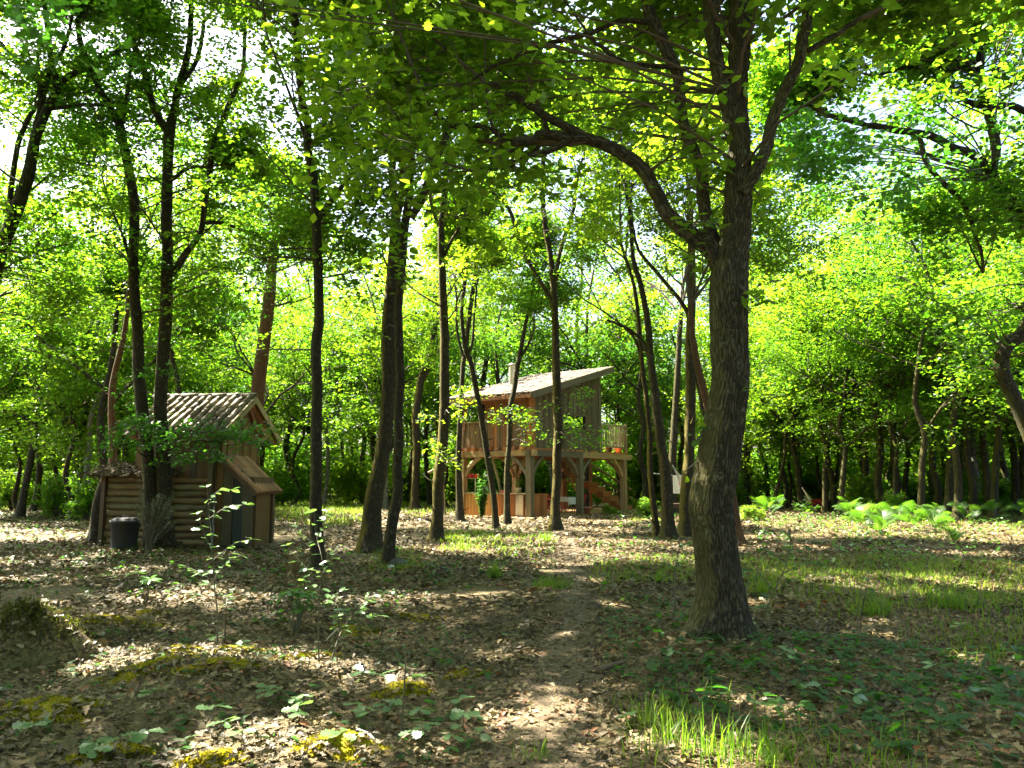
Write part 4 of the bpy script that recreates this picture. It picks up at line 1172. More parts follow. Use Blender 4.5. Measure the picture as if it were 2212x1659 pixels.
def grow_crown(q, root, base, S, BR, ends, tubes, tips, H, leafm, nl, R_, lsize, sprays, low, tmpl, twigs, lev, tw, extra=()):
    if twigs:
        for cB in BR:
            ln = 0
            for i in range(2, len(cB)):
                ln += np.linalg.norm(cB[i, :3] - cB[i - 1, :3])
                if ln > tw and cB[i, 2] > low:
                    ln = 0
                    e = q.normal(0, 1, 3); e[2] = abs(e[2]) * .6
                    grow(q, cB[i, :3], e, q.uniform(.7, 1.4), max(.008, cB[i, 3] * .3), 0, tubes, tips)
        for i in range(3, len(S)):
            if S[i, 2] > low + 1 and q.random() < .22:
                e = q.normal(0, 1, 3); e[2] = abs(e[2]) * .5
                grow(q, S[i, :3], e, q.uniform(.9, 2.0), max(.01, S[i, 3] * .22), 1, tubes, tips)
    for p, d, r, k in ends:
        room = max(H - p[2], 2.2)
        L = min(max(room * .55, 1.1), 3.8)
        d = d / (np.linalg.norm(d) + 1e-9)
        if k == 2 and d[2] < .55: L = min(L, 1.3)
        if k == 2 and p[2] < low:
            tips += [p, p - d * .15]; continue
        d = d + (0, 0, max(0, .12 - d[2]))
        for j in range(k):
            dd = d + q.normal(0, .45, 3) * (1, 1, .6) + (0, 0, .3)
            if j == 0: dd = d + (0, 0, .1)
            grow(q, p, dd, L * q.uniform(.75, 1.1), r * (.95 if j == 0 else .6), lev if room > 2 else max(lev - 1, 0), tubes, tips)
    tips = np.array(tips).reshape(-1, 3)
    if len(tips): tips = tips[clear_of_stems(q, tips, R_)]
    g = Geo()
    if len(extra): tips = np.concatenate((tips, extra))
    pt = proj(tips) if len(tips) else np.zeros((0, 3))
    seen = (pt[:, 0] > -60) & (pt[:, 0] < 2272) & (pt[:, 1] > -60)
    for m, tm, n_, sz in ((seen, HEXA if base[1] < 12.5 else DIAM, nl, lsize * (1 if base[1] < 12.5 else 1.15)), (~seen, DIAM, int(nl * .42), max(lsize, .115) * 1.8)):
        pos = clusters(q, tips[m], R_, n_)
        if len(pos): pos = pos[carve(pos, r=q)]
        if len(pos): g.leaves(tm, pos - base, sz, 0.6, 0, q)
    for P, rr, lv in tubes:
        g.tube(P - base, np.maximum(rr, .005), 6 if lv else 4, 1, ends=False)
    for sp in sprays:
        px, py, yy, rad, cnt = sp[:5]
        tm2 = sp[5] if len(sp) > 5 else tmpl
        c = at(px, py, yy)
        if rad > .3 and len(sp) < 8 and not clear_of_stems(q, [c], rad * .6, .0 if yy < 14 else .3)[0]: continue
        ps = clusters(q, [c + q.normal(0, rad * .35, 3) * (1, 1, .5) for _ in range(4)], rad * .75, max(1, cnt // 4), .45)
        ps = ps[carve(ps, r=q)]
        if len(ps) == 0: continue
        g.leaves(tm2, ps - base, lsize, 0.7, 2 if (len(sp) > 6 and sp[6]) else 0, q)
        k = np.argmin(np.linalg.norm(S[:, :3] - c, axis=1))
        if np.linalg.norm(S[k, :3] - c) < 4.5:
            mid = (S[k, :3] + c) / 2 + (0, 0, .12)
            g.tube(np.array([S[k, :3], mid, c, c + (c - mid) * .5]) - base, np.array([.018, .012, .008, .004]), 5, 1, ends=False)
    if g.n: tag(put('crown', g.mesh('crown', [M[leafm], M['twig'], M['leaf_dark']]), root), kind='stuff')

def big_bark(g, S, base, q):
    """furrowed stem: dense rings, ridges really stand out"""
    P = cr(S, 4)
    seg = 124
    r = P[:, 3]
    n = len(P)
    T = np.gradient(P[:, :3], axis=0); T /= np.linalg.norm(T, axis=1)[:, None] + 1e-9
    u = np.array((1.0, 0, 0)); U = np.zeros((n, 3)); W = np.zeros((n, 3))
    for i in range(n):
        u = u - T[i] * u.dot(T[i]); u /= np.linalg.norm(u); U[i] = u; W[i] = np.cross(T[i], u)
    a = np.arange(seg) * 2 * math.pi / seg
    ln = np.concatenate(([0], np.cumsum(np.linalg.norm(np.diff(P[:, :3], axis=0), axis=1))))
    A, Lm = np.meshgrid(a, ln)
    ridge = np.zeros_like(A)
    for k in range(10):
        f = q.integers(20, 48); ph = q.random(3) * 6.28
        ridge += np.sin(f * A + ph[0] + 1.6 * np.sin(Lm * q.uniform(2, 5) + ph[1]) ) * np.sin(Lm * q.uniform(8, 26) + ph[2] + A)
    ridge = np.tanh(ridge * .7)
    lob = .05 * np.sin(3 * A + .5 * Lm) + .03 * np.sin(5 * A - Lm)
    hgt = np.maximum(0, P[:, 2] - base[2])[:, None]
    fl = np.exp(-hgt / .17)
    lob = lob + fl * (.80 * np.maximum(0, np.cos(A - math.pi - .35)) ** 8 + .16 * np.maximum(0, np.cos(2 * A + .3)) ** 4 + .18 * np.maximum(0, np.cos(A - 5.2)) ** 6 + .12)
    rr = r[:, None] * (1 + lob) + .0045 * ridge
    V = P[:, None, :3] + rr[:, :, None] * (np.cos(a)[None, :, None] * U[:, None, :] + np.sin(a)[None, :, None] * W[:, None, :]) - base
    r0 = .25
    bk = np.stack((np.broadcast_to(np.cos(a) * r0, (n, seg)), np.broadcast_to(np.sin(a) * r0, (n, seg)), Lm), 2)
    i = np.arange(n - 1)[:, None] * seg; j = np.arange(seg)[None, :]; j2 = (j + 1) % seg
    g.add(V.reshape(-1, 3), np.stack((i + j, i + j2, i + seg + j2, i + seg + j), 2).reshape(-1, 4), 0, bk=bk.reshape(-1, 3))

q0 = np.random.default_rng(5)
# --- the big oak right of the path
near = []
for px in range(560, 1500, 46):
    near.append((px + rng.normal(0, 25), rng.uniform(-30, 250) * (0.55 + .45 * abs(math.sin(px))), rng.uniform(5.0, 7.2), .42, 46, OAK))
for px in range(1480, 1900, 40):
    near.append((px + rng.normal(0, 25), rng.uniform(-30, 190), rng.uniform(5.5, 8.5), .45, 50, OAK))
for px, py in ((1535, 260), (1525, 300), (1520, 335), (1545, 370), (1530, 400), (1640, 420), (1650, 360), (1560, 450), (1500, 480), (1625, 640), (1480, 560), (1440, 420), (1420, 350), (1395, 230), (1000, 240), (1020, 180), (950, 150), (1180, 250), (1330, 240)):
    near.append((px, py, 7.7 + rng.normal(0, .25), .20, 26, OAK))
for px, py in ((1515, 940), (1490, 1010), (1598, 840)): near.append((px, py, 7.6, .10, 9, OAK))
traced_tree('oak_tree', 'big furrowed oak right of the path with spreading mossy limbs',
    [(1562, 1388, 112), (1562, 1340, 108), (1556, 1250, 93), (1543, 1150, 90), (1536, 1082, 92), (1549, 1011, 91), (1558, 940, 88), (1575, 830, 80), (1572, 720, 80), (1572, 620, 82), (1578, 560, 72),
     (1590, 490, 60), (1594, 400, 58), (1597, 330, 48), (1593, 200, 43), (1597, 100, 48), (1600, 0, 50), (1602, -90, 44)],
    [[(1560, 590, 40), (1536, 540, 42), (1483, 500, 38), (1439, 457, 34), (1413, 407, 32), (1383, 360, 31), (1346, 333, 30), (1296, 307, 28), (1266, 300, 26)],
     [(1275, 300, 22), (1236, 280, 20), (1183, 253, 18), (1126, 217, 15), (1086, 196, 13), (1050, 177, 9)],
     [(1275, 301, 22), (1216, 297, 18), (1169, 287, 16), (1149, 303, 15), (1116, 310, 14), (1086, 293, 13), (1033, 272, 12), (986, 273, 12), (943, 247, 10), (916, 207, 7)],
     [(1235, 300, 14), (1183, 328, 12), (1139, 337, 11), (1112, 350, 10), (1100, 360, 9), (1060, 365, 8), (1022, 367, 6)],
     {'p': [(1562, 560, 28), (1533, 493, 26), (1519, 433, 27), (1516, 367, 25), (1499, 327, 25), (1479, 277, 26), (1469, 217, 26), (1466, 167, 25), (1449, 127, 27), (1426, 80, 28), (1403, 33, 27), (1394, -20, 24)], 'y0': .12},
     [(1586, 290, 34), (1569, 213, 36), (1552, 157, 34), (1543, 100, 32), (1538, 50, 36), (1535, -10, 36)],
     {'p': [(1600, 420, 30), (1626, 383, 32), (1643, 350, 30), (1656, 317, 27), (1669, 260, 26), (1690, 207, 25), (1722, 140, 25), (1739, 67, 24), (1752, -10, 22)], 'y0': -.1},
     [(1745, 110, 14), (1809, 73, 13), (1859, 38, 11)],
     [(1405, 48, 16), (1340, 45, 12), (1280, 70, 11), (1180, 95, 11), (1110, 125, 9), (1040, 160, 8), (1000, 190, 6)],
     [(1450, 145, 12), (1390, 140, 11), (1350, 135, 11), (1310, 110, 10), (1280, 85, 8)]],
    bark='bark_big', H=11.5, nl=46, R_=.55, lsize=.115, seed=2, sprays=near, low=3.4, seg=22, flare=.0, tmpl=OAK, lev=2, bumpy=big_bark, topn=3)

# --- left of the path
dk = [(px + rng.normal(0, 8), py + rng.normal(0, 5), 17.0 + rng.normal(0, .35), .42, 110, HEXA, 1, 1) for px, py in ((255, 925), (290, 915), (330, 932), (390, 945), (450, 950), (505, 945), (540, 962), (300, 960), (360, 975), (420, 985), (480, 930), (525, 922), (250, 965), (470, 985), (330, 905), (420, 925), (550, 940))]
midl = [(rng.uniform(-20, 640), rng.uniform(-20, 420), rng.uniform(15, 23), .85, 130, DIAM, rng.random() < .35) for _ in range(40)] + [(rng.uniform(150, 560), rng.uniform(60, 880), rng.uniform(16, 21), .7, 110, HEXA, rng.random() < .5) for _ in range(70)]
traced_tree('oak_tree', 'left trunk of the pair growing in front of the log shed roof',
    [(326, 1184, 27), (322, 1020, 26), (313, 940, 25), (306, 882, 25), (300, 800, 24), (297, 720, 23), (292, 650, 22), (288, 558, 21), (290, 500, 22), (290, 433, 21), (280, 377, 20), (267, 317, 19), (260, 277, 20), (243, 240, 16), (213, 187, 14), (193, 140, 13), (173, 87, 12), (168, 40, 11)],
    [[(260, 280, 10), (275, 200, 9), (285, 130, 7)], [(282, 560, 9), (270, 525, 8), (262, 500, 6)]], Y=17.7, seed=3, H=16.5, sprays=midl[:34], nl=62)
traced_tree('oak_tree', 'right trunk of the pair by the shed, forking high with a slanting side limb',
    [(357, 1182, 36), (356, 1100, 31), (353, 989, 29), (347, 882, 27), (352, 778, 27), (358, 678, 26), (360, 598, 25), (362, 538, 24), (360, 500, 24), (360, 433, 24), (362, 367, 23), (366, 290, 24), (377, 233, 17), (387, 187, 17), (400, 140, 15), (410, 83, 13), (414, -10, 11)],
    [[(366, 290, 18), (347, 262, 17), (330, 227, 16), (317, 173, 15), (300, 123, 14), (280, 73, 13), (270, 20, 12), (268, -20, 11)],
     [(390, 183, 12), (420, 140, 11), (433, 100, 10), (440, 50, 8)],
     [(362, 600, 15), (385, 575, 15), (400, 550, 14), (433, 500, 13), (443, 433, 13), (453, 367, 13), (463, 300, 13), (480, 260, 12), (500, 213, 12), (520, 167, 11), (527, 133, 10), (530, 60, 8)],
     [(438, 482, 9), (483, 483, 8), (550, 507, 6), (590, 525, 4)], [(366, 392, 10), (407, 363, 9), (433, 362, 7)]], Y=17.8, seed=4, H=16.5, sprays=dk + midl[34:70], nl=62)
traced_tree('oak_tree', 'straight slender oak between the shed and the middle trunks, bare to mid height',
    [(690, 1225, 34), (687, 1213, 29), (683, 1103, 26), (683, 993, 25), (683, 920, 24), (685, 847, 23), (682, 774, 23), (684, 737, 23), (689, 700, 22), (689, 664, 21), (686, 550, 21), (683, 483, 21), (678, 400, 19), (671, 350, 19), (665, 317, 18), (665, 267, 17), (653, 217, 17), (646, 150, 17), (641, 83, 17), (636, 17, 16), (634, -20, 15)],
    [[(684, 490, 12), (696, 460, 12), (733, 410, 11), (770, 370, 10), (813, 340, 8)], [(690, 470, 7), (705, 463, 6), (722, 470, 4)], [(668, 320, 10), (655, 285, 9), (640, 240, 7)]], seed=5, H=16, nl=60, sprays=midl[70:])
traced_tree('oak_tree', 'thick leaning oak with mossy root in the middle left',
    [(799, 1197, 50), (801, 1150, 40), (806, 1085, 37), (815, 1040, 36), (824, 993, 33), (832, 938, 32), (837, 884, 31), (841, 810, 30), (839, 737, 30), (842, 664, 29), (850, 570, 27), (855, 480, 24), (853, 440, 18), (846, 400, 15), (848, 333, 15), (843, 267, 15), (838, 190, 14), (822, 110, 12), (790, 40, 10)],
    [[(856, 475, 17), (868, 417, 17), (870, 333, 17), (867, 283, 17), (853, 213, 15), (850, 120, 12)], [(848, 400, 8), (820, 412, 7), (795, 390, 6), (780, 370, 5)]],
    bark='bark_moss', seed=6, H=16.5, nl=60, sprays=[(905, 740, 16, .35, 60), (850, 660, 16.2, .4, 60), (810, 640, 16.5, .5, 80)])
traced_tree('oak_tree', 'slender curved oak crossing in front of the leaning mossy oak',
    [(839, 1225, 32), (839, 1205, 25), (843, 1158, 24), (852, 1103, 24), (859, 1067, 22), (858, 1012, 21), (861, 957, 20), (861, 884, 19), (865, 829, 19), (863, 774, 18), (861, 700, 18), (860, 664, 18), (868, 590, 18), (873, 500, 19), (883, 433, 18), (886, 383, 18), (890, 317, 18), (893, 250, 18), (897, 200, 16), (900, 100, 15), (898, 33, 17), (900, -20, 16)],
    [[(888, 470, 18), (913, 427, 19), (930, 377, 18), (950, 327, 17), (970, 277, 17), (980, 240, 15), (982, 180, 12)], [(975, 260, 12), (1000, 235, 11), (1027, 222, 9)],
     [(897, 90, 13), (883, 72, 13), (860, 42, 12), (833, 20, 11), (793, 3, 10)]], seed=7, H=16, nl=60, sprays=[(880, 600, 14, .35, 60), (910, 690, 14, .3, 50), (820, 720, 14.5, .3, 45)])
traced_tree('oak_tree', 'dark straight oak just left of the stilt house with leafy tufts',
    [(942, 1170, 29), (944, 1130, 25), (946, 1103, 24), (947, 1048, 24), (953, 993, 24), (958, 938, 23), (960, 884, 22), (960, 810, 21), (960, 737, 20), (958, 664, 19), (955, 600, 17), (953, 500, 15), (960, 417, 14), (966, 333, 13), (968, 250, 11)],
    [[(957, 560, 8), (975, 520, 7), (1000, 480, 6)], [(955, 500, 8), (935, 455, 7), (925, 400, 6)]], bark='bark_moss', seed=8, H=16.5, nl=58,
    sprays=[(935, 960, 19, .35, 50), (955, 985, 19, .3, 50), (985, 1003, 19, .25, 30), (968, 890, 19, .3, 40), (1000, 880, 19.2, .35, 40), (930, 905, 19.4, .3, 40)])
traced_tree('oak_tree', 'thin upright oak at the left corner post of the stilt house',
    [(993, 1126, 19), (993, 1090, 16), (991, 1030, 14), (991, 957, 12), (995, 884, 11), (1000, 792, 11), (1005, 760, 10), (1012, 700, 10), (1024, 610, 9), (1035, 550, 8)], [[(1003, 780, 6), (990, 730, 6), (985, 690, 5)]],
    seed=9, H=16.5, nl=50, low=6, sprays=[(970, 835, 28, .5, 50), (1000, 838, 28, .45, 50), (1040, 850, 28, .4, 40), (965, 870, 28, .5, 50), (990, 860, 28, .5, 60), (1012, 845, 28, .5, 50), (1005, 905, 28, .4, 40)])
traced_tree('oak_tree', 'thin trunk leaning left across the porch of the stilt house',
    [(1072, 1142, 15), (1067, 1080, 13), (1057, 1013, 13), (1049, 960, 13), (1040, 907, 12), (1031, 853, 12), (1023, 813, 12), (1016, 779, 11), (1007, 760, 11), (1000, 715, 9), (998, 665, 8), (1005, 610, 7)],
    [[(1010, 765, 7), (1020, 740, 6), (1024, 690, 5), (1030, 620, 5)]], seed=10, H=12, nl=50, low=6, sprays=[(985, 780, 25, .5, 40), (1035, 700, 25, .5, 50)])
traced_tree('oak_tree', 'slim dark trunk before the board counter, bending right near the chimney',
    [(1096, 1132, 15), (1095, 1066, 13), (1096, 1000, 12), (1100, 960, 12), (1101, 907, 12), (1103, 875, 12), (1111, 840, 11), (1116, 800, 11), (1124, 760, 10), (1135, 700, 8), (1150, 640, 7), (1155, 570, 6)],
    [[(1122, 775, 6), (1135, 755, 6), (1148, 730, 5)], [(1103, 872, 5), (1118, 885, 4), (1135, 905, 3)]], seed=11, H=11.5, nl=50, low=6.5,
    sprays=[(1062, 897, 27, .5, 45), (1090, 885, 27, .45, 45), (1120, 900, 27, .5, 60), (1142, 930, 27, .4, 40), (1075, 905, 27, .4, 40), (1135, 955, 27, .3, 30)])
hs = [(px, py, 23.6, .42, 42) for px, py in ((1215, 835), (1245, 850), (1268, 842), (1232, 922), (1262, 937), (1292, 950), (1216, 938), (1250, 880), (1180, 880), (1152, 912), (1275, 960), (1243, 955), (1305, 925), (1130, 885), (1170, 945))]
traced_tree('oak_tree', 'straight oak standing before the middle of the stilt house with low bright sprays',
    [(1200, 1147, 27), (1199, 1100, 20), (1203, 1040, 19), (1203, 987, 19), (1207, 933, 20), (1204, 880, 19), (1203, 827, 19), (1201, 787, 18), (1200, 747, 17), (1199, 680, 15), (1196, 630, 15), (1190, 560, 12), (1178, 490, 12), (1173, 430, 11), (1173, 350, 10), (1175, 280, 8)],
    [[(1198, 655, 10), (1165, 605, 9), (1133, 550, 9), (1120, 517, 9), (1106, 467, 9), (1090, 437, 8), (1066, 417, 8), (1046, 377, 7)], [(1198, 630, 10), (1205, 570, 9), (1211, 540, 9), (1226, 493, 9), (1239, 453, 8), (1245, 400, 6)], [(1085, 430, 6), (1065, 440, 5), (1055, 465, 4)]],
    bark='bark_moss', seed=12, H=16.5, nl=62, low=5.5, sprays=hs)
# --- right of the path and behind the big oak
traced_tree('oak_tree', 'thin mossy trunk furthest left of the group beside the big oak', [(1419, 1162, 18), (1418, 1140, 14), (1412, 1100, 14), (1407, 1053, 13), (1404, 997, 13), (1404, 940, 12), (1396, 860, 11), (1386, 780, 10), (1380, 700, 9), (1370, 620, 8), (1352, 560, 7)], [[(1392, 830, 6), (1375, 740, 6), (1340, 700, 5), (1300, 670, 4)]], bark='bark_moss', seed=13, H=16.5, nl=55, low=6)
traced_tree('oak_tree', 'stout leaning trunk with pale lichen edge holding the faded hammock', [(1444, 1164, 32), (1443, 1130, 26), (1441, 1082, 25), (1436, 1011, 23), (1429, 968, 22), (1424, 930, 22), (1415, 850, 19), (1406, 780, 17), (1400, 700, 14), (1385, 620, 12), (1368, 560, 10), (1362, 480, 8), (1350, 400, 6)], [[(1408, 790, 9), (1390, 740, 8), (1355, 710, 7), (1310, 690, 5)]], seed=14, H=16.5, nl=55, low=6)
traced_tree('oak_tree', 'brown trunk right behind the stout leaning hammock tree', [(1456, 1112, 20), (1454, 1080, 18), (1453, 997, 17), (1456, 940, 16), (1461, 850, 14), (1466, 760, 12), (1470, 680, 10)], seed=15, H=16.5, nl=50, low=6)
traced_tree('oak_tree', 'dark upright trunk touching the left edge of the big oak', [(1482, 1160, 32), (1482, 1110, 28), (1484, 1040, 26), (1489, 985, 23), (1490, 930, 22), (1492, 850, 21), (1490, 760, 20), (1493, 680, 19), (1495, 600, 17), (1491, 480, 14), (1487, 400, 10)], [[(1492, 690, 10), (1470, 650, 9), (1420, 590, 8), (1380, 540, 7), (1365, 480, 6)], [(1493, 780, 10), (1510, 840, 9), (1520, 900, 8)]], bark='bark_moss', seed=16, H=16.5, nl=58, low=5.5)
traced_tree('oak_tree', 'reddish trunk leaning behind the foot of the big oak', [(1592, 1182, 36), (1588, 1150, 28), (1583, 1100, 25), (1576, 1060, 23), (1560, 1000, 21), (1540, 920, 19), (1522, 850, 17), (1507, 790, 15), (1498, 740, 14), (1490, 660, 11)], bark='bark_red', seed=17, H=16.5, nl=55, low=6)
traced_tree('oak_tree', 'dark trunk to the right of the big oak among ferns', [(1608, 1094, 26), (1608, 1060, 22), (1609, 1025, 21), (1611, 968, 20), (1613, 900, 18), (1611, 820, 16), (1620, 730, 12), (1625, 640, 9)], seed=18, H=16.5, nl=50, low=5)
traced_tree('oak_tree', 'straight mottled trunk left of the crimson hammock', [(1712, 1073, 21), (1712, 1055, 17), (1714, 1018, 17), (1714, 965, 16), (1712, 912, 15), (1710, 880, 14), (1712, 818, 12), (1714, 738, 10), (1712, 660, 8)], seed=19, H=16.5, nl=50, low=5)
traced_tree('oak_tree', 'crooked dark trunk forking in a V right of the crimson hammock', [(1804, 1076, 18), (1802, 1055, 14), (1799, 1024, 13), (1807, 992, 13), (1812, 957, 15), (1813, 940, 15), (1823, 922, 10), (1830, 885, 10), (1832, 860, 9), (1838, 826, 9), (1851, 791, 8), (1859, 738, 8), (1883, 690, 7), (1905, 630, 6)], [[(1812, 950, 10), (1806, 912, 9), (1802, 885, 8), (1795, 845, 8), (1788, 800, 7), (1780, 751, 6), (1790, 690, 5)]], seed=20, H=16, nl=55, low=5)
traced_tree('oak_tree', 'dark trunk with long limb slanting up left above the ferns', [(1926, 1069, 20), (1927, 1050, 15), (1928, 1018, 14), (1928, 978, 13), (1930, 938, 11), (1930, 885, 10), (1931, 850, 9), (1934, 791, 9), (1934, 738, 8), (1940, 660, 6)], [[(1927, 985, 13), (1919, 965, 13), (1907, 925, 11), (1885, 905, 10), (1862, 885, 9), (1845, 845, 8), (1830, 800, 6)], [(1931, 870, 8), (1939, 845, 8), (1960, 778, 8), (1979, 738, 7), (1995, 700, 5)]], seed=21, H=16, nl=55, low=5)
traced_tree('oak_tree', 'pale mossy trunk in the middle of the right hand thicket', [(2024, 1073, 22), (2025, 1052, 16), (2030, 1018, 14), (2028, 965, 14), (2024, 912, 14), (2024, 871, 13), (2019, 818, 12), (2021, 765, 11), (2030, 690, 8)], [[(2020, 815, 8), (2000, 795, 7), (1975, 765, 5)]], bark='bark_moss', seed=22, H=16, nl=55, low=5)
traced_tree('oak_tree', 'stout trunk leaning left near the right edge behind ferns', [(2162, 1058, 30), (2158, 1035, 26), (2151, 1005, 23), (2141, 965, 20), (2146, 920, 18), (2152, 880, 16), (2150, 820, 14), (2140, 760, 11)], [[(2141, 965, 12), (2120, 945, 10), (2085, 935, 8), (2055, 925, 6)]], seed=23, H=16, nl=55, low=5)
traced_tree('oak_tree', 'slim straight trunk, left one of two behind the ferns', [(2075, 1059, 12), (2074, 1040, 9), (2072, 980, 9), (2070, 900, 8), (2078, 830, 7), (2085, 760, 6)], seed=24, H=16, nl=50, low=5)
traced_tree('oak_tree', 'slim straight trunk, right one of two behind the ferns', [(2091, 1059, 12), (2090, 1040, 8), (2088, 980, 8), (2085, 900, 8), (2095, 840, 7), (2115, 770, 6)], seed=25, H=16, nl=50, low=5)
rb = [(rng.uniform(1690, 2190), rng.uniform(235, 430), rng.uniform(9.5, 12.5), .45, 70, HEXA, 1) for _ in range(52)] + [(rng.uniform(1900, 2230), rng.uniform(-20, 220), rng.uniform(10, 15), .6, 90, HEXA) for _ in range(44)]
rb += [(rng.uniform(1960, 2230), rng.uniform(500, 800), rng.uniform(12, 17), .55, 80, HEXA) for _ in range(26)]
rb += [(rng.uniform(1640, 2240), rng.uniform(40, 560), rng.uniform(15, 24), .9, 130, DIAM, rng.random() < .35) for _ in range(42)]
rb += [(rng.uniform(1620, 1930), rng.uniform(370, 540), rng.uniform(17, 24), .9, 140, DIAM, rng.random() < .5) for _ in range(26)]
rb += [(rng.uniform(1640, 2000), rng.uniform(380, 640), rng.uniform(18, 24), .8, 110, DIAM, rng.random() < .4) for _ in range(30)]
traced_tree('oak_tree', 'crooked oak bending in and out of the right edge with dark drooping limbs', [(2292, 1190, 46), (2275, 1090, 38), (2250, 1000, 34), (2211, 906, 31), (2187, 852, 30), (2163, 795, 31), (2173, 750, 30), (2211, 716, 28), (2245, 640, 27), (2240, 550, 27), (2212, 483, 27), (2179, 433, 27), (2142, 383, 26), (2150, 317, 22), (2139, 260, 21), (2126, 200, 20), (2116, 150, 19), (2125, 60, 15)],
    [[(2142, 372, 20), (2100, 335, 19), (2059, 320, 18), (2009, 293, 17), (1952, 283, 16), (1872, 270, 14), (1792, 250, 11)], [(2122, 165, 15), (2096, 135, 14), (2059, 133, 13), (2022, 120, 10)], [(2118, 152, 14), (2086, 147, 13), (2009, 150, 11), (1959, 147, 9), (1890, 165, 6)],
     [(1985, 290, 11), (2002, 353, 11), (2036, 393, 11), (2076, 433, 11), (2096, 473, 10), (2109, 517, 9), (2122, 550, 8), (2124, 590, 6)], [(2260, 260, 16), (2212, 240, 16), (2186, 230, 15), (2132, 230, 14), (2099, 223, 12), (2069, 207, 9)]],
    Y=13.5, seed=26, H=11, nl=60, sprays=rb, low=4.5)
# --- far left and behind the shed
traced_tree('oak_tree', 'twin-stemmed leaning oak entering at the left edge', [(-150, 1175, 40), (-110, 950, 36), (-60, 750, 33), (-20, 620, 31), (0, 550, 29), (20, 493, 28), (43, 433, 27), (60, 383, 26), (77, 300, 20), (100, 240, 19), (123, 190, 18), (113, 140, 13), (103, 67, 12), (97, 10, 11)],
    [[(55, 395, 18), (67, 333, 18), (80, 270, 17), (92, 215, 14), (84, 180, 12), (50, 133, 11), (7, 100, 10), (-30, 60, 8)], [(120, 192, 14), (150, 163, 14), (193, 143, 13), (213, 130, 11), (260, 110, 8)], [(102, 236, 9), (167, 228, 9), (223, 227, 7)], [(92, 215, 11), (110, 150, 11), (135, 110, 9), (150, 60, 8)], [(10, 520, 12), (35, 330, 12), (55, 270, 11), (75, 235, 9)]],
    Y=17.5, seed=27, H=12, nl=58, sprays=[(rng.uniform(-20, 240), rng.uniform(330, 820), rng.uniform(16, 22), .6, 90, HEXA, rng.random() < .5) for _ in range(16)] + [(rng.uniform(20, 330), rng.uniform(-20, 110), 4.6 + rng.random(), .28, 20, OAK, 1) for _ in range(9)])
traced_tree('birch_tree', 'pale barked birch at the left behind the bin', [(188, 1100, 20), (188, 1060, 14), (188, 998, 13), (192, 940, 12), (196, 878, 11), (200, 778, 10), (204, 658, 9), (202, 538, 8), (200, 480, 7), (197, 417, 6), (205, 330, 5)], [[(200, 480, 4), (212, 410, 4), (218, 350, 3)]], bark='bark_birch', seed=28, H=17, nl=50, low=7)
traced_tree('oak_tree', 'dark trunk close beside the pale birch', [(176, 1096, 14), (177, 1040, 12), (182, 950, 11), (190, 860, 9), (193, 780, 8), (200, 700, 7)], seed=29, H=16.5, nl=45, low=5)
traced_tree('pine_tree', 'reddish trunk left of the log shed', [(244, 1088, 20), (244, 998, 17), (242, 858, 15), (250, 800, 13), (262, 750, 12), (272, 700, 10), (280, 600, 8)], bark='bark_red', Y=24, seed=30, H=15, nl=50, low=5)
traced_tree('pine_tree', 'orange-red leaning trunk rising behind the right end of the shed roof', [(535, 1100, 34), (545, 980, 32), (553, 880, 30), (562, 800, 29), (573, 720, 28), (581, 650, 27), (585, 600, 24), (592, 520, 17), (598, 450, 12)], bark='bark_red', Y=27, seed=31, H=15, nl=55, low=5, leafm='leaf_far', sprays=[(rng.uniform(545, 640), rng.uniform(430, 610), rng.uniform(23.5, 26), .8, 150, DIAM, 0, 1) for _ in range(14)] + [(rng.uniform(520, 720), rng.uniform(330, 640), rng.uniform(24, 30), .9, 120, DIAM) for _ in range(34)])
traced_tree('oak_tree', 'thin trunk leaning left behind the shed ridge', [(400, 1085, 14), (394, 960, 12), (388, 850, 11), (376, 790, 10), (360, 700, 8)], Y=28, seed=32, H=16.5, nl=45, low=5)
traced_tree('oak_tree', 'orange mossy trunk in the clearing left of the dark straight oak', [(896, 1102, 24), (896, 1085, 18), (898, 1030, 17), (900, 957, 17), (898, 902, 17), (905, 847, 16), (911, 810, 15), (927, 770, 13), (940, 700, 10)], [[(908, 830, 8), (925, 800, 8), (940, 770, 6)]], bark='bark_moss', seed=33, H=16.5, nl=50, low=5.5, leafm='leaf_far')
traced_tree('oak_tree', 'thin crooked stem in the shade at the far left', [(135, 1080, 9), (134, 990, 8), (131, 900, 7), (130, 860, 6), (134, 800, 5)], seed=34, H=11, nl=40, low=5)
traced_tree('oak_tree', 'left of two thin stems behind the grassy clearing', [(748, 1085, 9), (745, 1040, 8), (738, 960, 7), (733, 900, 6), (725, 820, 5)], seed=35, H=11, nl=40, low=5, leafm='leaf_far')
traced_tree('oak_tree', 'right of two thin stems behind the grassy clearing', [(766, 1085, 8), (765, 1040, 7), (760, 970, 6), (752, 900, 6), (757, 820, 5)], seed=36, H=11, nl=40, low=5, leafm='leaf_far')
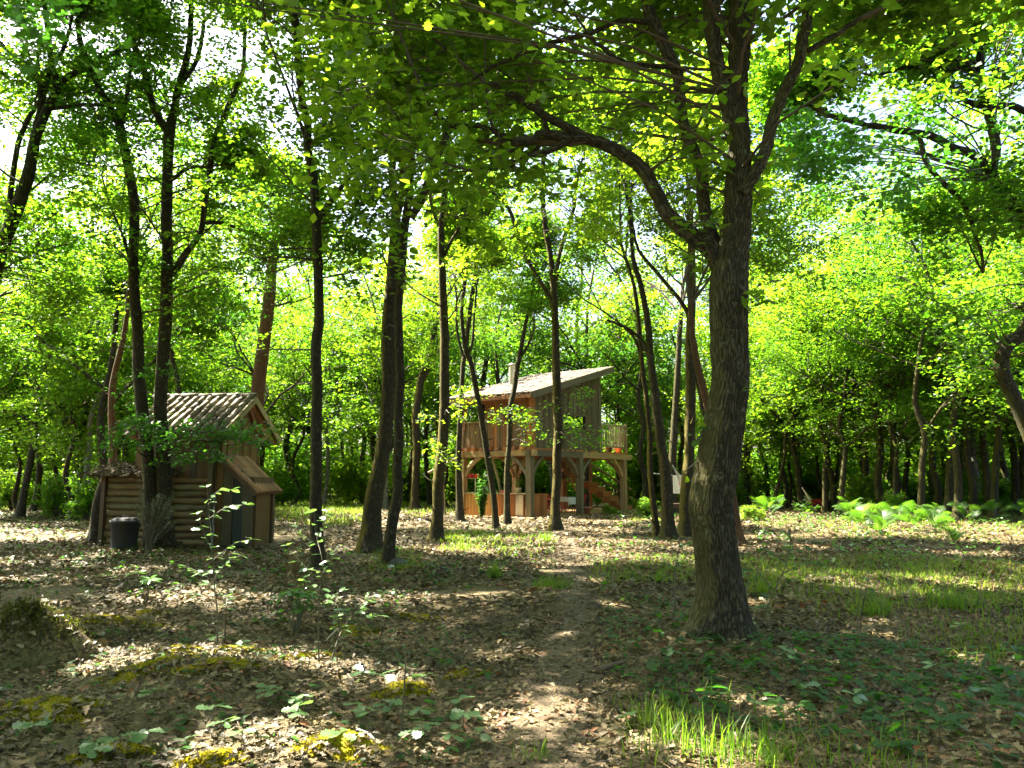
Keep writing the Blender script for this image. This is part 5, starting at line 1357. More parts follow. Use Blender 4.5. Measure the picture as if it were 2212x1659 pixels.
# --- thick broken stem left of the shed
traced_tree('tree_stump', 'thick dark stump leaning against the left end of the log shed', [(215, 1136, 34), (216, 1100, 31), (224, 1060, 29), (240, 1025, 27), (258, 1000, 24)], Y=19.4, seed=37, cat='stump', twigs=False, topn=0)
SHADE_TIPS = np.column_stack((q0.uniform(-13.5, .5, 1050), q0.uniform(7.0, 15.0, 1050), q0.uniform(0, 4.0, 1050)))  # unseen leaf tips above the view, added to shade the left foreground
SHADE_TIPS[:, 2] += 1.55 + SHADE_TIPS[:, 1] * .72 + .5
own = np.where(SHADE_TIPS[:, 0] < -7, 0, 1)
for i, (x, y) in enumerate(((-11.5, 9.5), (-13.5, 14.5), (-9.6, 4.6), (-17, 21), (-15.5, 29))):
    c = proj([(x, y, hz(x, y))])[0]
    q = np.random.default_rng(50 + i)
    f = FPX / y
    X0 = PCX + FPX * x / (y * CP)
    yb = PCY + FPX * math.tan(PITCH + math.atan2(CAMZ, y))
    traced_tree('oak_tree', ('first', 'second', 'third', 'fourth', 'fifth')[i] + ' of the shady oaks standing beyond the left edge', [(X0, yb, .36 * f), (X0 + .2 * f, yb - 2.0 * f, .3 * f), (X0 + .1 * f, yb - 4 * f, .27 * f), (X0 + .5 * f, yb - 6 * f, .22 * f), (X0 + .7 * f, yb - 8 * f, .16 * f)],
        [[(X0 + .1 * f, yb - 4 * f, .16 * f), (X0 + 1.2 * f, yb - 5.2 * f, .13 * f), (X0 + 2.2 * f, yb - 6.2 * f, .1 * f)], [(X0 + .3 * f, yb - 5 * f, .14 * f), (X0 - 1.2 * f, yb - 6.2 * f, .1 * f)]], Y=y, seed=60 + i, H=12, nl=70, R_=.7, lsize=.12, group='oaks beyond the left edge', low=4, extra=SHADE_TIPS if i == 0 else ())

for f_ in DEFER: f_()

# ------------------------------------------------------------------ background trees, bushes, far woodland
def tree_variant(name, seed, H, hb, r, lean, nl, lsize, bark, leafm, tm, R_=.75, limbs=5, low_=2):
    q = np.random.default_rng(seed)
    root = thing(name, 'background tree', 'tree')
    n = 7
    P = np.stack((np.linspace(0, lean[0], n) + q.normal(0, .10, n), np.linspace(0, lean[1], n) + q.normal(0, .10, n), np.linspace(-.15, hb + 2.5, n)), 1)
    P[0, :2] = 0
    S = cr(np.concatenate((P, np.linspace(r, r * .55, n)[:, None]), 1), 4)
    S[:, 3] *= 1 + .6 * np.exp(-np.maximum(0, S[:, 2]) / .25)
    g = Geo().tube(S[:, :3], S[:, 3], 9, lump=.04, rn=q)
    tubes, tips = [], []
    for k in range(limbs):
        i = int(len(S) * q.uniform(.5, .95)); a = q.random() * 6.28
        grow(q, S[i, :3], (math.cos(a), math.sin(a), q.uniform(.2, 1.1)), q.uniform(.3, .42) * (H - hb), S[i, 3] * .5, 2, tubes, tips)
    grow(q, S[-1, :3], (0, 0, 1), (H - hb) * .5, S[-1, 3] * .9, 2, tubes, tips)
    for k in range(low_):      # low sprays on the stem
        i = int(len(S) * q.uniform(.25, .6)); a = q.random() * 6.28
        grow(q, S[i, :3], (math.cos(a), math.sin(a), .2), q.uniform(.8, 1.6), .02, 0, tubes, tips)
    c = Geo()
    for T, rr, lv in tubes:
        if lv >= 2: g.tube(T, rr, 6, ends=False)
        elif lv == 1: c.tube(T, np.maximum(rr, .012), 4, 1, ends=False)
    c.leaves(tm, clusters(q, tips, R_, nl), lsize, .75, 0, q)
    put('trunk', g.mesh('trunk', [M[bark]], True), root)
    tag(put('crown', c.mesh('crown', [M[leafm], M['twig']]), root), kind='stuff')
    return root, len(tips)

variants = []
for i, (H, hb, r, lean, bk_) in enumerate(((15, 4.5, .15, (.5, .2), 'bark'), (17, 5.5, .18, (-.4, .3), 'bark'), (12, 3.0, .12, (.9, -.3), 'bark_moss'), (18, 6.0, .17, (.1, 0), 'bark'), (10.5, 2.4, .11, (-.8, .5), 'bark'), (19, 7.0, .15, (.2, .1), 'bark_birch'))):
    variants.append(tree_variant('oak_tree' if i < 5 else 'birch_tree', 100 + i, H, hb, r, lean, 25, .17, bk_, ('leaf_far', 'leaf', 'leaf_far', 'leaf_dark', 'leaf', 'leaf_far')[i], DIAM, .85)[0])
ORD = ['', 'second ', 'third ', 'fourth ', 'fifth ', 'sixth ', 'seventh ', 'eighth ', 'ninth ', 'tenth ', 'eleventh ', 'twelfth ', 'thirteenth ', 'fourteenth ', 'fifteenth ', 'sixteenth ', 'seventeenth ', 'eighteenth ', 'nineteenth ', 'twentieth ', 'twenty-first ', 'twenty-second ', 'twenty-third ', 'twenty-fourth ', 'twenty-fifth ', 'twenty-sixth '] + ['twenty-seventh ', 'twenty-eighth ', 'twenty-ninth ', 'thirtieth ', 'thirty-first ', 'thirty-second ']
def ranked(objs, zones, fmt, key=lambda o: proj([o.location])[0][0]):
    """names every member of a row by its place from the left between landmarks"""
    for lo, hi, words in zones:
        m = sorted([o for o in objs if lo <= key(o) < hi], key=key)
        for i, o in enumerate(m):
            o['label'] = fmt % ((ORD[i] + 'from the left') if i else 'leftmost', words)

LANES = [g for g in GP if g[2] < 1.5 and 20 < g[1] < 42 and g[0] < 8] + [g for g in GP if g[2] > 3]
def shades(x, y):
    for gx, gy, gz, r_ in LANES:
        for z in (5, 8, 11, 14):
            a = (z - gz) / SV[2]
            if (x - gx - SV[0] * a) ** 2 + (y - gy - SV[1] * a) ** 2 < 1.9 ** 2: return True
    return False

def blocked(x, y, rad):
    d = np.array((x, y)) - TH0
    s, t = d @ TR, d @ TL
    if -4.5 < s < 11.5 and -9 < t < 6: return True
    d = np.array((x, y)) - SH
    return -6 < d[0] < 4 and -4 < d[1] < 6
spots = [tuple(th(*a)) for a in ((9, 8), (12.6, 5), (6, 10), (13, 1.5), (15, -3), (3, 12), (16, 5), (10.5, 12))]
spots += [(17.5, 23.5), (22.5, 29), (19.5, 33), (14.5, 34.5), (24, 36)]
q = np.random.default_rng(77)
tries = 0
while len(spots) < 170 and tries < 20000:
    tries += 1
    y = 24 + 52 * q.random() ** .75
    if 53 < y < 69 and q.random() > .10: continue
    x = (q.random() * 2 - 1) * (y * .70 + 2)
    if y < 33 and x > -y * .30: continue
    if blocked(x, y, 1) or shades(x, y): continue
    p = proj([(x, y, 0)])[0]
    if y < 46 and (590 < p[0] < 790): continue             # the grassy clearing stays open
    if any((x - a) ** 2 + (y - b) ** 2 < 1.9 ** 2 for a, b in spots): continue
    if any(abs(x - b[0]) < 1.2 and abs(y - b[1]) < 2.0 for r_, b in TRACED): continue
    spots.append((x, y))
right_n = len(spots)
tries = 0
while len(spots) < right_n + 20 and tries < 4000:      # high-crowned stems of the right hand thicket
    tries += 1
    y = q.uniform(30, 46); x = q.uniform(.26 * y + 1.5, .70 * y)
    if blocked(x, y, 1) or any((x - a) ** 2 + (y - b) ** 2 < 1.3 ** 2 for a, b in spots): continue
    spots.append((x, y))
behind_n = len(spots)
spots += [(q.uniform(-24, 24), q.uniform(-24, -2.5)) for _ in range(26)] + [(q.choice((-1, 1)) * q.uniform(9, 26), q.uniform(-2, 5)) for _ in range(12)]  # unseen trees of the wood around the viewpoint, added to block open sky
bg = []
for i, (x, y) in enumerate(spots):
    v = variants[q.choice(6, p=(.22, .2, .2, .14, .18, .06))] if i >= 13 else variants[i] if i < 6 else variants[(1, 3, 0)[i % 3]]
    if right_n <= i < behind_n: v = variants[(1, 3, 5, 0)[i % 4]]
    rz = q.random() * 6.28; s = q.uniform(.85, 1.2) * (1.3 if y > 50 else 1.0)
    if i < 6:
        v.location = (x, y, hz(x, y)); v.rotation_euler = (0, 0, rz); v.scale = (s, s, s); o = v
    else: o = copy_thing(v, (x, y, hz(x, y)), rz, s)
    o['group'] = 'background trees of the wood'
    bg.append(o)
def yk(o): return o.location[1]
ZT = [(-400, 300, 'left of the log shed'), (300, 690, 'behind the log shed'), (690, 980, 'between shed and stilt house'), (980, 1360, 'behind the stilt house'), (1360, 1620, 'behind the big oak'), (1620, 1900, 'around the crimson hammock'), (1900, 2700, 'in the right hand thicket')]
for o in bg[behind_n:]: o['label'] = 'leafy tree of the wood standing outside the picture around the viewpoint'; o['group'] = 'trees around the viewpoint'
bg = bg[:behind_n]
ranked([o for o in bg if yk(o) < 42], ZT, '%s of nearer background trees %s')
ranked([o for o in bg if 42 <= yk(o) < 56], ZT, '%s of middle background trees %s')
ranked([o for o in bg if 56 <= yk(o)], ZT, '%s of farthest tree stems %s')

def bush_variant(seed, rad, hh, n, ls, leafm):
    q = np.random.default_rng(seed)
    root = thing('bush', 'bush', 'bush')
    g = Geo(); tips = []
    for k in range(16):
        a = q.random() * 6.28; e = np.array((math.cos(a) * rad * q.uniform(.2, .9), math.sin(a) * rad * q.uniform(.2, .9), hh * q.uniform(.35, 1)))
        g.tube(np.array([(0, 0, -.05), e * (.4, .4, .6), e]), np.array([.02, .014, .006]), 4, 1, ends=False)
        tips += [e, e * (.7, .7, .8), e * (1, 1, .5)]
    g.leaves(DIAM, clusters(q, tips, .42, n, .7), ls, .8, 0, q)
    tag(put('foliage', g.mesh('foliage', [M[leafm], M['twig']]), root), kind='stuff')
    return root
bv = [bush_variant(200 + i, (1.1, .9, 1.3, 1.0)[i], (1.6, 2.4, 1.2, 1.9)[i], 70, .13, ('leaf_far', 'leaf_far', 'leaf', 'leaf_far')[i]) for i in range(4)]
bushes = []
bs = []
tries = 0
while len(bs) < 185 and tries < 30000:
    tries += 1
    y = 27 + 44 * q.random() if len(bs) % 3 == 0 else q.uniform(50, 70); x = (q.random() * 2 - 1) * (y * .69 + 1)
    if blocked(x, y, 1): continue
    p = proj([(x, y, 0)])[0]
    if y < 46 and (585 < p[0] < 960): continue
    if y < 40 and (960 < p[0] < 1480): continue
    if y < 36 and p[0] > 1480: continue
    if any((x - a) ** 2 + (y - b) ** 2 < 1.35 ** 2 for a, b in bs): continue
    bs.append((x, y))
for i, (x, y) in enumerate(bs):
    v = bv[i % 4]; s = q.uniform(.8, 1.3); rz = q.random() * 6.28
    if i < 4: v.location = (x, y, hz(x, y)); v.rotation_euler = (0, 0, rz); v.scale = (s, s, s); o = v
    else: o = copy_thing(v, (x, y, hz(x, y)), rz, s)
    o.scale = (s * (2.0 if y > 49 else 1),) * 3; o['group'] = 'bushes between the background trunks'
    bushes.append(o)
ranked([o for o in bushes if yk(o) < 40], ZT, '%s of nearer leafy bushes %s')
ranked([o for o in bushes if 40 <= yk(o) < 52], ZT, '%s of middle row bushes %s')
ranked([o for o in bushes if 52 <= yk(o) < 60], ZT, '%s of distant leafy bushes %s')
ranked([o for o in bushes if yk(o) >= 60], ZT, '%s of farthest leafy bushes %s')

def far_wood():
    q = np.random.default_rng(9)
    g = Geo()
    n = 420
    th_ = q.uniform(-1.15, 1.15, n); rad = q.uniform(76, 104, n)
    for a, r_ in zip(th_[:170], rad[:170]):
        x, y = r_ * math.sin(a), r_ * math.cos(a)
        g.tube(np.array([(x, y, -.2), (x + q.normal(0, .3), y, 5), (x + q.normal(0, .8), y, 11)]), np.array([.2, .15, .08]), 6, 1, ends=False)
    C = []
    for a, r_ in zip(th_, rad):
        x, y = r_ * math.sin(a), r_ * math.cos(a)
        for k in range(13): C.append((x + q.normal(0, 1.9), y + q.normal(0, 1.9), 20 * q.random() ** 1.3 + .4))
    pos = clusters(q, np.array(C), 1.35, 15, .6)
    pos = pos[pos[:, 2] > .1]
    g.leaves(DIAM, pos, .52, .8, 0, q)
    tag(put('far_woodland', g.mesh('far_woodland', [M['leaf_far'], M['bark']])), 'mass of distant green woodland closing the view behind all trunks', 'woodland', kind='stuff')
far_wood()

# ------------------------------------------------------------------ ground cover
q = np.random.default_rng(21)
def path_dist(x, y):
    cx = np.interp(y, PATH[:, 1], PATH[:, 0]); wd = np.interp(y, PATH[:, 1], PATH[:, 2])
    return np.abs(x - cx) / (wd * .5)

def on_ground(P, up=0.0): return np.column_stack((P[:, 0], P[:, 1], h(P[:, 0], P[:, 1]) + up))

def wedge(n, y0, y1, k=.72, r=q):
    y = np.sqrt(y0 * y0 + (y1 * y1 - y0 * y0) * r.random(n))
    return np.column_stack(((r.random(n) * 2 - 1) * (y * k + .6), y))

def free_of_buildings(P):
    d = P - SH
    a = ~((d[:, 0] > -2.6) & (d[:, 0] < 1.6) & (d[:, 1] > -.1) & (d[:, 1] < 3))
    d = P - TH0
    s, t = d @ TR, d @ TL
    return a & ~((s > -.6) & (s < 10) & (t > -.5) & (t < 5))

def build_litter():
    g = Geo()
    P = wedge(36000, 3.2, 9.5)
    pd = path_dist(P[:, 0], P[:, 1])
    P = P[(pd > 1.0) | (q.random(len(P)) < .50 + .5 * np.clip(pd - .2, 0, 1))]
    den = np.sin(P[:, 0] * 2.1 + 1.3 * np.sin(P[:, 1] * 1.7)) * np.sin(P[:, 1] * 2.6 + P[:, 0]) + .5 * np.sin(P[:, 0] * 6.3 - P[:, 1] * 5.1)
    P = P[q.random(len(P)) < .80 + .25 * den]
    N = len(P)
    dk = .5 + .28 * np.sin(P[:, 0] * 1.4 + P[:, 1] * .9) * np.sin(P[:, 1] * 1.9 - P[:, 0] * .7 + 1)
    rd = np.clip(q.normal(dk, .24), 0, 1)
    g.leaves(OAKDEAD, on_ground(P, .018) + (0, 0, 1) * np.abs(q.normal(0, .014, N))[:, None], .060, .5, 0, q, rnd=rd, ydir=np.column_stack((q.normal(0, 1, N), q.normal(0, 1, N), q.normal(0, .25, N))))
    P = wedge(50000, 9.5, 20)
    pd = path_dist(P[:, 0], P[:, 1])
    P = P[((pd > 1.1) | (q.random(len(P)) < .35)) & free_of_buildings(P)]
    m = np.sin(P[:, 0] * 1.1 + P[:, 1] * .5) * np.sin(P[:, 1] * 1.3) > -.75
    P = P[m]
    rd = np.clip(q.normal(.5 + .28 * np.sin(P[:, 0] * 1.1 + P[:, 1] * .7) * np.sin(P[:, 1] * 1.3 - P[:, 0] * .5), .24), 0, 1)
    g.leaves(DIAM, on_ground(P, .02) + (0, 0, 1) * np.abs(q.normal(0, .015, len(P)))[:, None], .095, .55, 0, q, rnd=rd)
    P = wedge(42000, 20, 42)
    P = P[free_of_buildings(P)]
    g.leaves(DIAM, on_ground(P, .02), .16, .5, 0, q)
    for mx, my, mrx, mry, mh in MOSS:     # stray leaves lying on the moss
        n = int(55 * mrx * mry / .04) + 8
        X = np.column_stack((mx + q.normal(0, mrx * .6, n), my + q.normal(0, mry * .6, n)))
        g.leaves(OAKDEAD, on_ground(X, .03 + mh * .5), .062, .5, 0, q)
    # crumbs of leaf on the path itself
    P = wedge(26000, 3.2, 16, .2)
    P = P[path_dist(P[:, 0], P[:, 1]) < 1.25]
    g.leaves(DIAM, on_ground(P, .022), .035, .35, 0, q)
    tag(put('leaf_litter', g.mesh('leaf_litter', [M['litter']])), 'brown carpet of dry oak leaves covering the forest floor', 'leaf litter', kind='stuff')

def twigs_on_ground():
    g = Geo()
    P = on_ground(wedge(420, 3.5, 16), .03)
    for p in P:
        a = q.random() * 6.28; L = q.uniform(.06, .35)
        d = np.array((math.cos(a), math.sin(a), q.normal(0, .08))) * L
        g.tube(np.array([p - d / 2, p + q.normal(0, .012, 3), p + d / 2]), np.array([.005, .004, .002]), 4, ends=False)
    tag(put('fallen_twigs', g.mesh('fallen_twigs', [M['twig']])), 'thin dry twigs strewn over the leaf litter', 'twigs', kind='stuff')
twigs_on_ground()

# grass ------------------------------------------------------------
def blades(g, P, hh, lean=.35, wd=.006, r=q, mat=0, segs=3):
    N = len(P)
    H_ = hh * r.uniform(.45, 1.15, N)
    a = r.random(N) * 6.28; ln = np.abs(r.normal(0, lean, N))
    d = np.column_stack((np.cos(a), np.sin(a), np.zeros(N))); sd = np.column_stack((-np.sin(a), np.cos(a), np.zeros(N)))
    V = []
    for k in range(segs + 1):
        f = k / segs
        c = P + d * (ln * H_ * f * f * 1.1)[:, None] + np.array((0, 0, 1)) * (H_ * f * (1 - .35 * np.minimum(ln, 1) * f))[:, None]
        w_ = wd * (1 - f ** 1.6) + .0006
        V += [c - sd * w_, c + sd * w_]
    V = np.stack(V, 1)
    k2 = 2 * (segs + 1)
    b = np.arange(N)[:, None] * k2
    F = np.concatenate([b + np.array([[2 * k, 2 * k + 1, 2 * k + 3, 2 * k + 2]]) for k in range(segs)])
    g.add(V.reshape(-1, 3), F, mat, rnd=np.repeat(r.random(N), k2))

def clumped(poly, n, spread, per, r=q):
    c = region(poly, max(1, n // per), r)
    P = np.repeat(c, per, axis=0) + r.normal(0, spread, (len(c) * per, 2)) * r.uniform(.5, 1.5, (len(c) * per, 1))
    return P
def build_grass():
    g = Geo()
    for poly, n, hh, sp in (
        ([(1640, 1225), (1900, 1205), (2260, 1225), (2260, 1330), (2050, 1320), (1850, 1315), (1700, 1290)], 6200, .17, .38),
        ([(2050, 1360), (2300, 1340), (2300, 1430), (2100, 1420)], 700, .15, .3),
        ([(1290, 1225), (1500, 1205), (1500, 1262), (1330, 1262)], 1300, .15, .3),
        ([(1600, 1215), (1700, 1200), (1720, 1262), (1610, 1275)], 900, .17, .3),
        ([(570, 1085), (800, 1078), (800, 1128), (700, 1140), (600, 1120)], 8000, .30, .3),
        ([(-60, 1075), (150, 1070), (160, 1100), (-60, 1108)], 3500, .30, .3),
        ([(850, 1085), (990, 1078), (980, 1112), (880, 1118)], 2600, .26, .25),
        ([(940, 1150), (1060, 1150), (1080, 1185), (960, 1190)], 1300, .18, .12),
        ([(1030, 1160), (1230, 1150), (1230, 1200), (1050, 1210)], 900, .16, .10),
        ([(820, 1200), (900, 1190), (900, 1240), (800, 1240)], 700, .16, .10),
        ([(1340, 1500), (1520, 1480), (1760, 1590), (1800, 1680), (1380, 1680)], 300, .17, .2),
        ([(1640, 1590), (1980, 1600), (1980, 1690), (1620, 1690)], 150, .18, .2),
        ([(1300, 1100), (1500, 1090), (1600, 1130), (1480, 1150), (1330, 1140)], 1700, .18, .2),
        ([(1640, 1130), (2250, 1120), (2250, 1180), (1660, 1180)], 1600, .2, .2)):
        P = clumped(poly, n, sp, 22 if n > 1000 else 9)
        pd = path_dist(P[:, 0], P[:, 1])
        P = P[pd > .9]
        dry = q.random(len(P)) < .28
        blades(g, on_ground(P[dry], -.005), hh * .9, .9, .004 + .00025 * P[:, 1].mean(), mat=1, segs=2)
        P = P[~dry]
        blades(g, on_ground(P, -.005), hh, .75, .0045 + .00025 * P[:, 1].mean(), segs=2)
    tag(put('grass', g.mesh('grass', [M['grass'], M['drygrass']])), 'thin bright green woodland grass growing in patches through the litter', 'grass', kind='stuff')
build_grass()

def tuft(label, px, py, hh, n, rad, group='grass tufts on the forest floor', mat='grass', lean=.5, wd=.005):
    p = gnd(px, py); b = np.array((p[0], p[1], hz(p[0], p[1])))
    r = np.random.default_rng(int(px * 7 + py))
    o = thing('grass_tuft', label, 'grass tuft', b, 0, group)
    P = np.column_stack((r.normal(0, rad, n), r.normal(0, rad, n), np.zeros(n)))
    g = Geo(); blades(g, P, hh, lean, wd, r, segs=4)
    tag(put('blades', g.mesh('blades', [M[mat]]), o), kind='stuff')
tuft('bright sunlit grass tuft left of the path in the middle distance', 1068, 1252, .34, 110, .055)
tuft('broad low dark green grass tuft on the left edge of the path', 1192, 1280, .22, 200, .12)
tuft('small sunny grass tuft just below the oak in front of the stilt house', 1182, 1172, .30, 90, .08)
tuft('wispy grass tuft between the dark straight oak and the path', 1000, 1185, .30, 80, .09)
tuft('tall thin grass tuft at the lower edge right of the path', 1450, 1610, .26, 70, .09, wd=.003)
tuft('fine grass tuft in front of the big oak near the lower edge', 1415, 1560, .24, 70, .08, wd=.003)
tuft('pale bladed grass tuft at the bottom edge below the big oak', 1560, 1640, .28, 60, .10, wd=.0035)
tuft('sparse grass tuft right of the pale bladed one at the bottom edge', 1660, 1650, .24, 50, .10, wd=.0035)
tuft('arching grass tuft in the meadow patch near the right edge', 1885, 1330, .30, 120, .10)
tuft('dense shaded grass tuft at the front of the right meadow patch', 2060, 1318, .28, 160, .12)
tuft('single long-bladed grass tuft at the bottom edge on the path', 1160, 1640, .22, 18, .05, wd=.003)
tuft('green grass tuft right of the big oak foot', 1650, 1285, .26, 120, .09)
tuft('grass tuft with a forked blade left of the big oak', 1425, 1255, .24, 70, .07)
tuft('dry brown grass tuft in front of the straight slender oak', 635, 1243, .42, 120, .07, 'dry grass tufts', 'drygrass', .6) if 'drygrass' in M else None

MOSS = []
# moss cushions ----------------------------------------------------
def moss(label, px, py, rx, ry, hh):
    p = gnd(px, py); b = np.array((p[0], p[1], hz(p[0], p[1])))
    r = np.random.default_rng(int(px * 3 + py))
    o = thing('moss_cushion', label, 'moss', b, r.random() * .6, 'moss cushions in the litter')
    g = Geo()
    MOSS.append((b[0], b[1], rx, ry, hh * .55))
    hh *= .55
    n, m_ = 26, 9
    ph = r.random(6) * 6.28
    V = [(0, 0, hh)]
    for i in range(1, m_ + 1):
        for k in range(n):
            a = k * 6.28318 / n
            e = 1 + .26 * math.sin(2 * a + ph[0]) + .24 * math.sin(3 * a + ph[1]) + .18 * math.sin(5 * a + ph[2]) + .05 * math.sin(9 * a + ph[3])
            f = i / m_
            x, y = rx * .72 * e * f * math.cos(a), ry * .72 * e * f * math.sin(a)
            V.append((x, y, hh * max(0, 1 - f ** 2.2) ** .8 * (1 + .2 * math.sin(x * 25 + ph[4]) * math.sin(y * 25 + ph[5])) - (.05 if i == m_ else 0) + float(h(b[0] + x, b[1] + y)) - b[2] + .012))
    V = np.array(V)
    F = [(1 + (i - 1) * n + k, 1 + i * n + k, 1 + i * n + (k + 1) % n, 1 + (i - 1) * n + (k + 1) % n) for i in range(1, m_) for k in range(n)]
    g.add(V, F); g.add(np.zeros((0, 3)), np.array([(0, 1 + k, 1 + (k + 1) % n) for k in range(n)]) - g.n)
    N = int(min(4200, 9000 * rx * ry * 4)) + 400
    a = r.random(N) * 6.283; f = np.sqrt(r.random(N)) * (.80 + .35 * r.random(N) ** 2)
    e = 1 + .26 * np.sin(2 * a + ph[0]) + .24 * np.sin(3 * a + ph[1]) + .18 * np.sin(5 * a + ph[2])
    x, y = rx * e * f * np.cos(a), ry * e * f * np.sin(a)
    z = hh * np.maximum(0, 1 - (f / .72) ** 2.2) ** .8 * (1 + .2 * np.sin(x * 25 + ph[4]) * np.sin(y * 25 + ph[5])) + h(b[0] + x, b[1] + y) - b[2] + .005
    blades(g, np.column_stack((x, y, z)), .022, .7, .0085, r, 0, 1)
    tag(put('moss_fuzz', g.mesh('moss', [M['moss']]), o), kind='stuff')
for a in (('large sunlit yellow moss cushion beside the dark mound at the left', 205, 1368, .46, .34, .10),
          ('small yellow moss cushion between the large one and the mound crest', 275, 1358, .15, .11, .05),
          ('moss strip on the bank below the small rhododendron shoots', 320, 1340, .30, .12, .05),
          ('yellow moss patch at the left edge behind the dark mound', 45, 1315, .42, .2, .06),
          ('moss patch in the lit litter left of the centre saplings', 395, 1412, .30, .18, .06),
          ('bright moss cushion beside the leaf seedling near centre left', 495, 1412, .26, .15, .07),
          ('dark green moss bank in the shade at lower left', 300, 1470, .36, .20, .07),
          ('shaded moss hummock right of the dark green bank', 480, 1475, .28, .18, .09),
          ('olive moss patch in the shade at the left border', 90, 1545, .40, .22, .06),
          ('moss cushion with seedling at the bottom left', 240, 1618, .20, .14, .07),
          ('golden moss cushion at the bottom edge left of centre', 455, 1650, .17, .13, .09),
          ('thick golden moss cushion at the bottom edge beside the dry stick', 735, 1640, .22, .17, .11),
          ('bright green moss cushion left of the path, half lit', 880, 1500, .20, .14, .10),
          ('flat ochre moss patch on the left border of the path', 1000, 1457, .22, .13, .03),
          ('low moss patch under the thin saplings in the centre left', 660, 1428, .24, .12, .04),
          ('dim moss patch behind the rhododendron plant', 770, 1358, .30, .16, .05),
          ('small dim moss patch left of the grass tuft by the path', 900, 1330, .28, .14, .04)): moss(*a)

build_litter()

# seedlings --------------------------------------------------------
def leaf_mesh(tm, mats, seed):
    g = Geo(); g.add(tm, [list(range(len(tm)))], 0, rnd=np.full(len(tm), np.random.default_rng(seed).random()))
    return g.mesh('leaf', mats)
LM = {k: [leaf_mesh(OAK if k != 'oval' else OVAL, [M[mt]], s) for s in range(3)] for k, mt in (('pale', 'leaf_pale'), ('dark', 'leaf_dark'), ('oval', 'leaf_pale'))}
STEM1 = Geo().tube(np.array([(0, 0, -.03), (.004, .003, .05), (0, 0, .10)]), np.array([.003, .0025, .002]), 5).mesh('stem', [M['stem']])
def leaf_at(parent, me, p, az, tilt, s, roll=0.0):
    """a leaf whose tip points along azimuth az; tilt > 0 raises the tip"""
    return put('leaf', me, parent, p, (tilt, roll, az - math.pi / 2), s)
def seedling(px, py, size, kind, r):
    p = gnd(px, py)
    hh = .10 * size / .09 * r.uniform(.5, 1.2)
    o = thing('oak_seedling', 'oak seedling', 'seedling', (p[0], p[1], hz(p[0], p[1]) + .01), r.random() * 6.28, 'young oak seedlings in the leaf litter')
    put('stem', STEM1, o, (0, 0, 0), (0, 0, 0), (1, 1, hh / .1))
    n = r.integers(4, 7)
    for k in range(n):
        leaf_at(o, LM[kind][r.integers(0, 3)], (0, 0, hh * (1 - .06 * k)), k * 6.283 / n + r.normal(0, .3), r.uniform(-.15, .35), size * r.uniform(.75, 1.2), r.normal(0, .3))
    return o
SD = [(402, 1613), (318, 1613), (258, 1607), (207, 1616), (198, 1634), (459, 1571), (579, 1535), (645, 1571), (642, 1546), (486, 1598), (522, 1613), (522, 1421), (435, 1268), (330, 1529), (120, 1421), (468, 1393), (105, 1258), (70, 1590),
      (580, 1527), (653, 1552), (640, 1576), (784, 1478), (830, 1490), (832, 1560), (787, 1594), (919, 1602), (889, 1617), (973, 1614), (1036, 1604), (991, 1526), (922, 1489), (772, 1556), (1003, 1571), (1099, 1376), (742, 1343), (736, 1641), (905, 1555),
      (1367, 1556), (1538, 1499), (1397, 1466), (1427, 1454), (1553, 1394), (1613, 1382), (1622, 1460), (1652, 1545), (1490, 1556), (1520, 1424), (1451, 1439), (1925, 1585), (1796, 1477), (2121, 1510), (1928, 1436), (2016, 1455), (2077, 1367), (2030, 1613), (1740, 1510), (1850, 1545), (1700, 1440), (1960, 1500), (2180, 1580)]
sd = []
for i, (a, b) in enumerate(SD):
    r = np.random.default_rng(900 + i)
    pale = a < 1100 or r.random() < .45
    sd.append(seedling(a, b, .098 if b > 1500 else .105, 'pale' if pale else 'dark', r))
yv = lambda o: proj([o.location])[0][1]
ZS = [(-300, 420, 'in the lower left corner'), (420, 700, 'left of the golden moss'), (700, 1200, 'between golden moss and path'), (1200, 1580, 'between path and big oak'), (1580, 1840, 'right of the big oak'), (1840, 2600, 'near the right edge')]
near_ = [o for o in sd if yv(o) > 1500]; far_ = [o for o in sd if yv(o) <= 1500]
ranked(near_, ZS, '%s of low front seedlings %s')
ranked(far_, ZS, '%s of seedlings farther back %s')

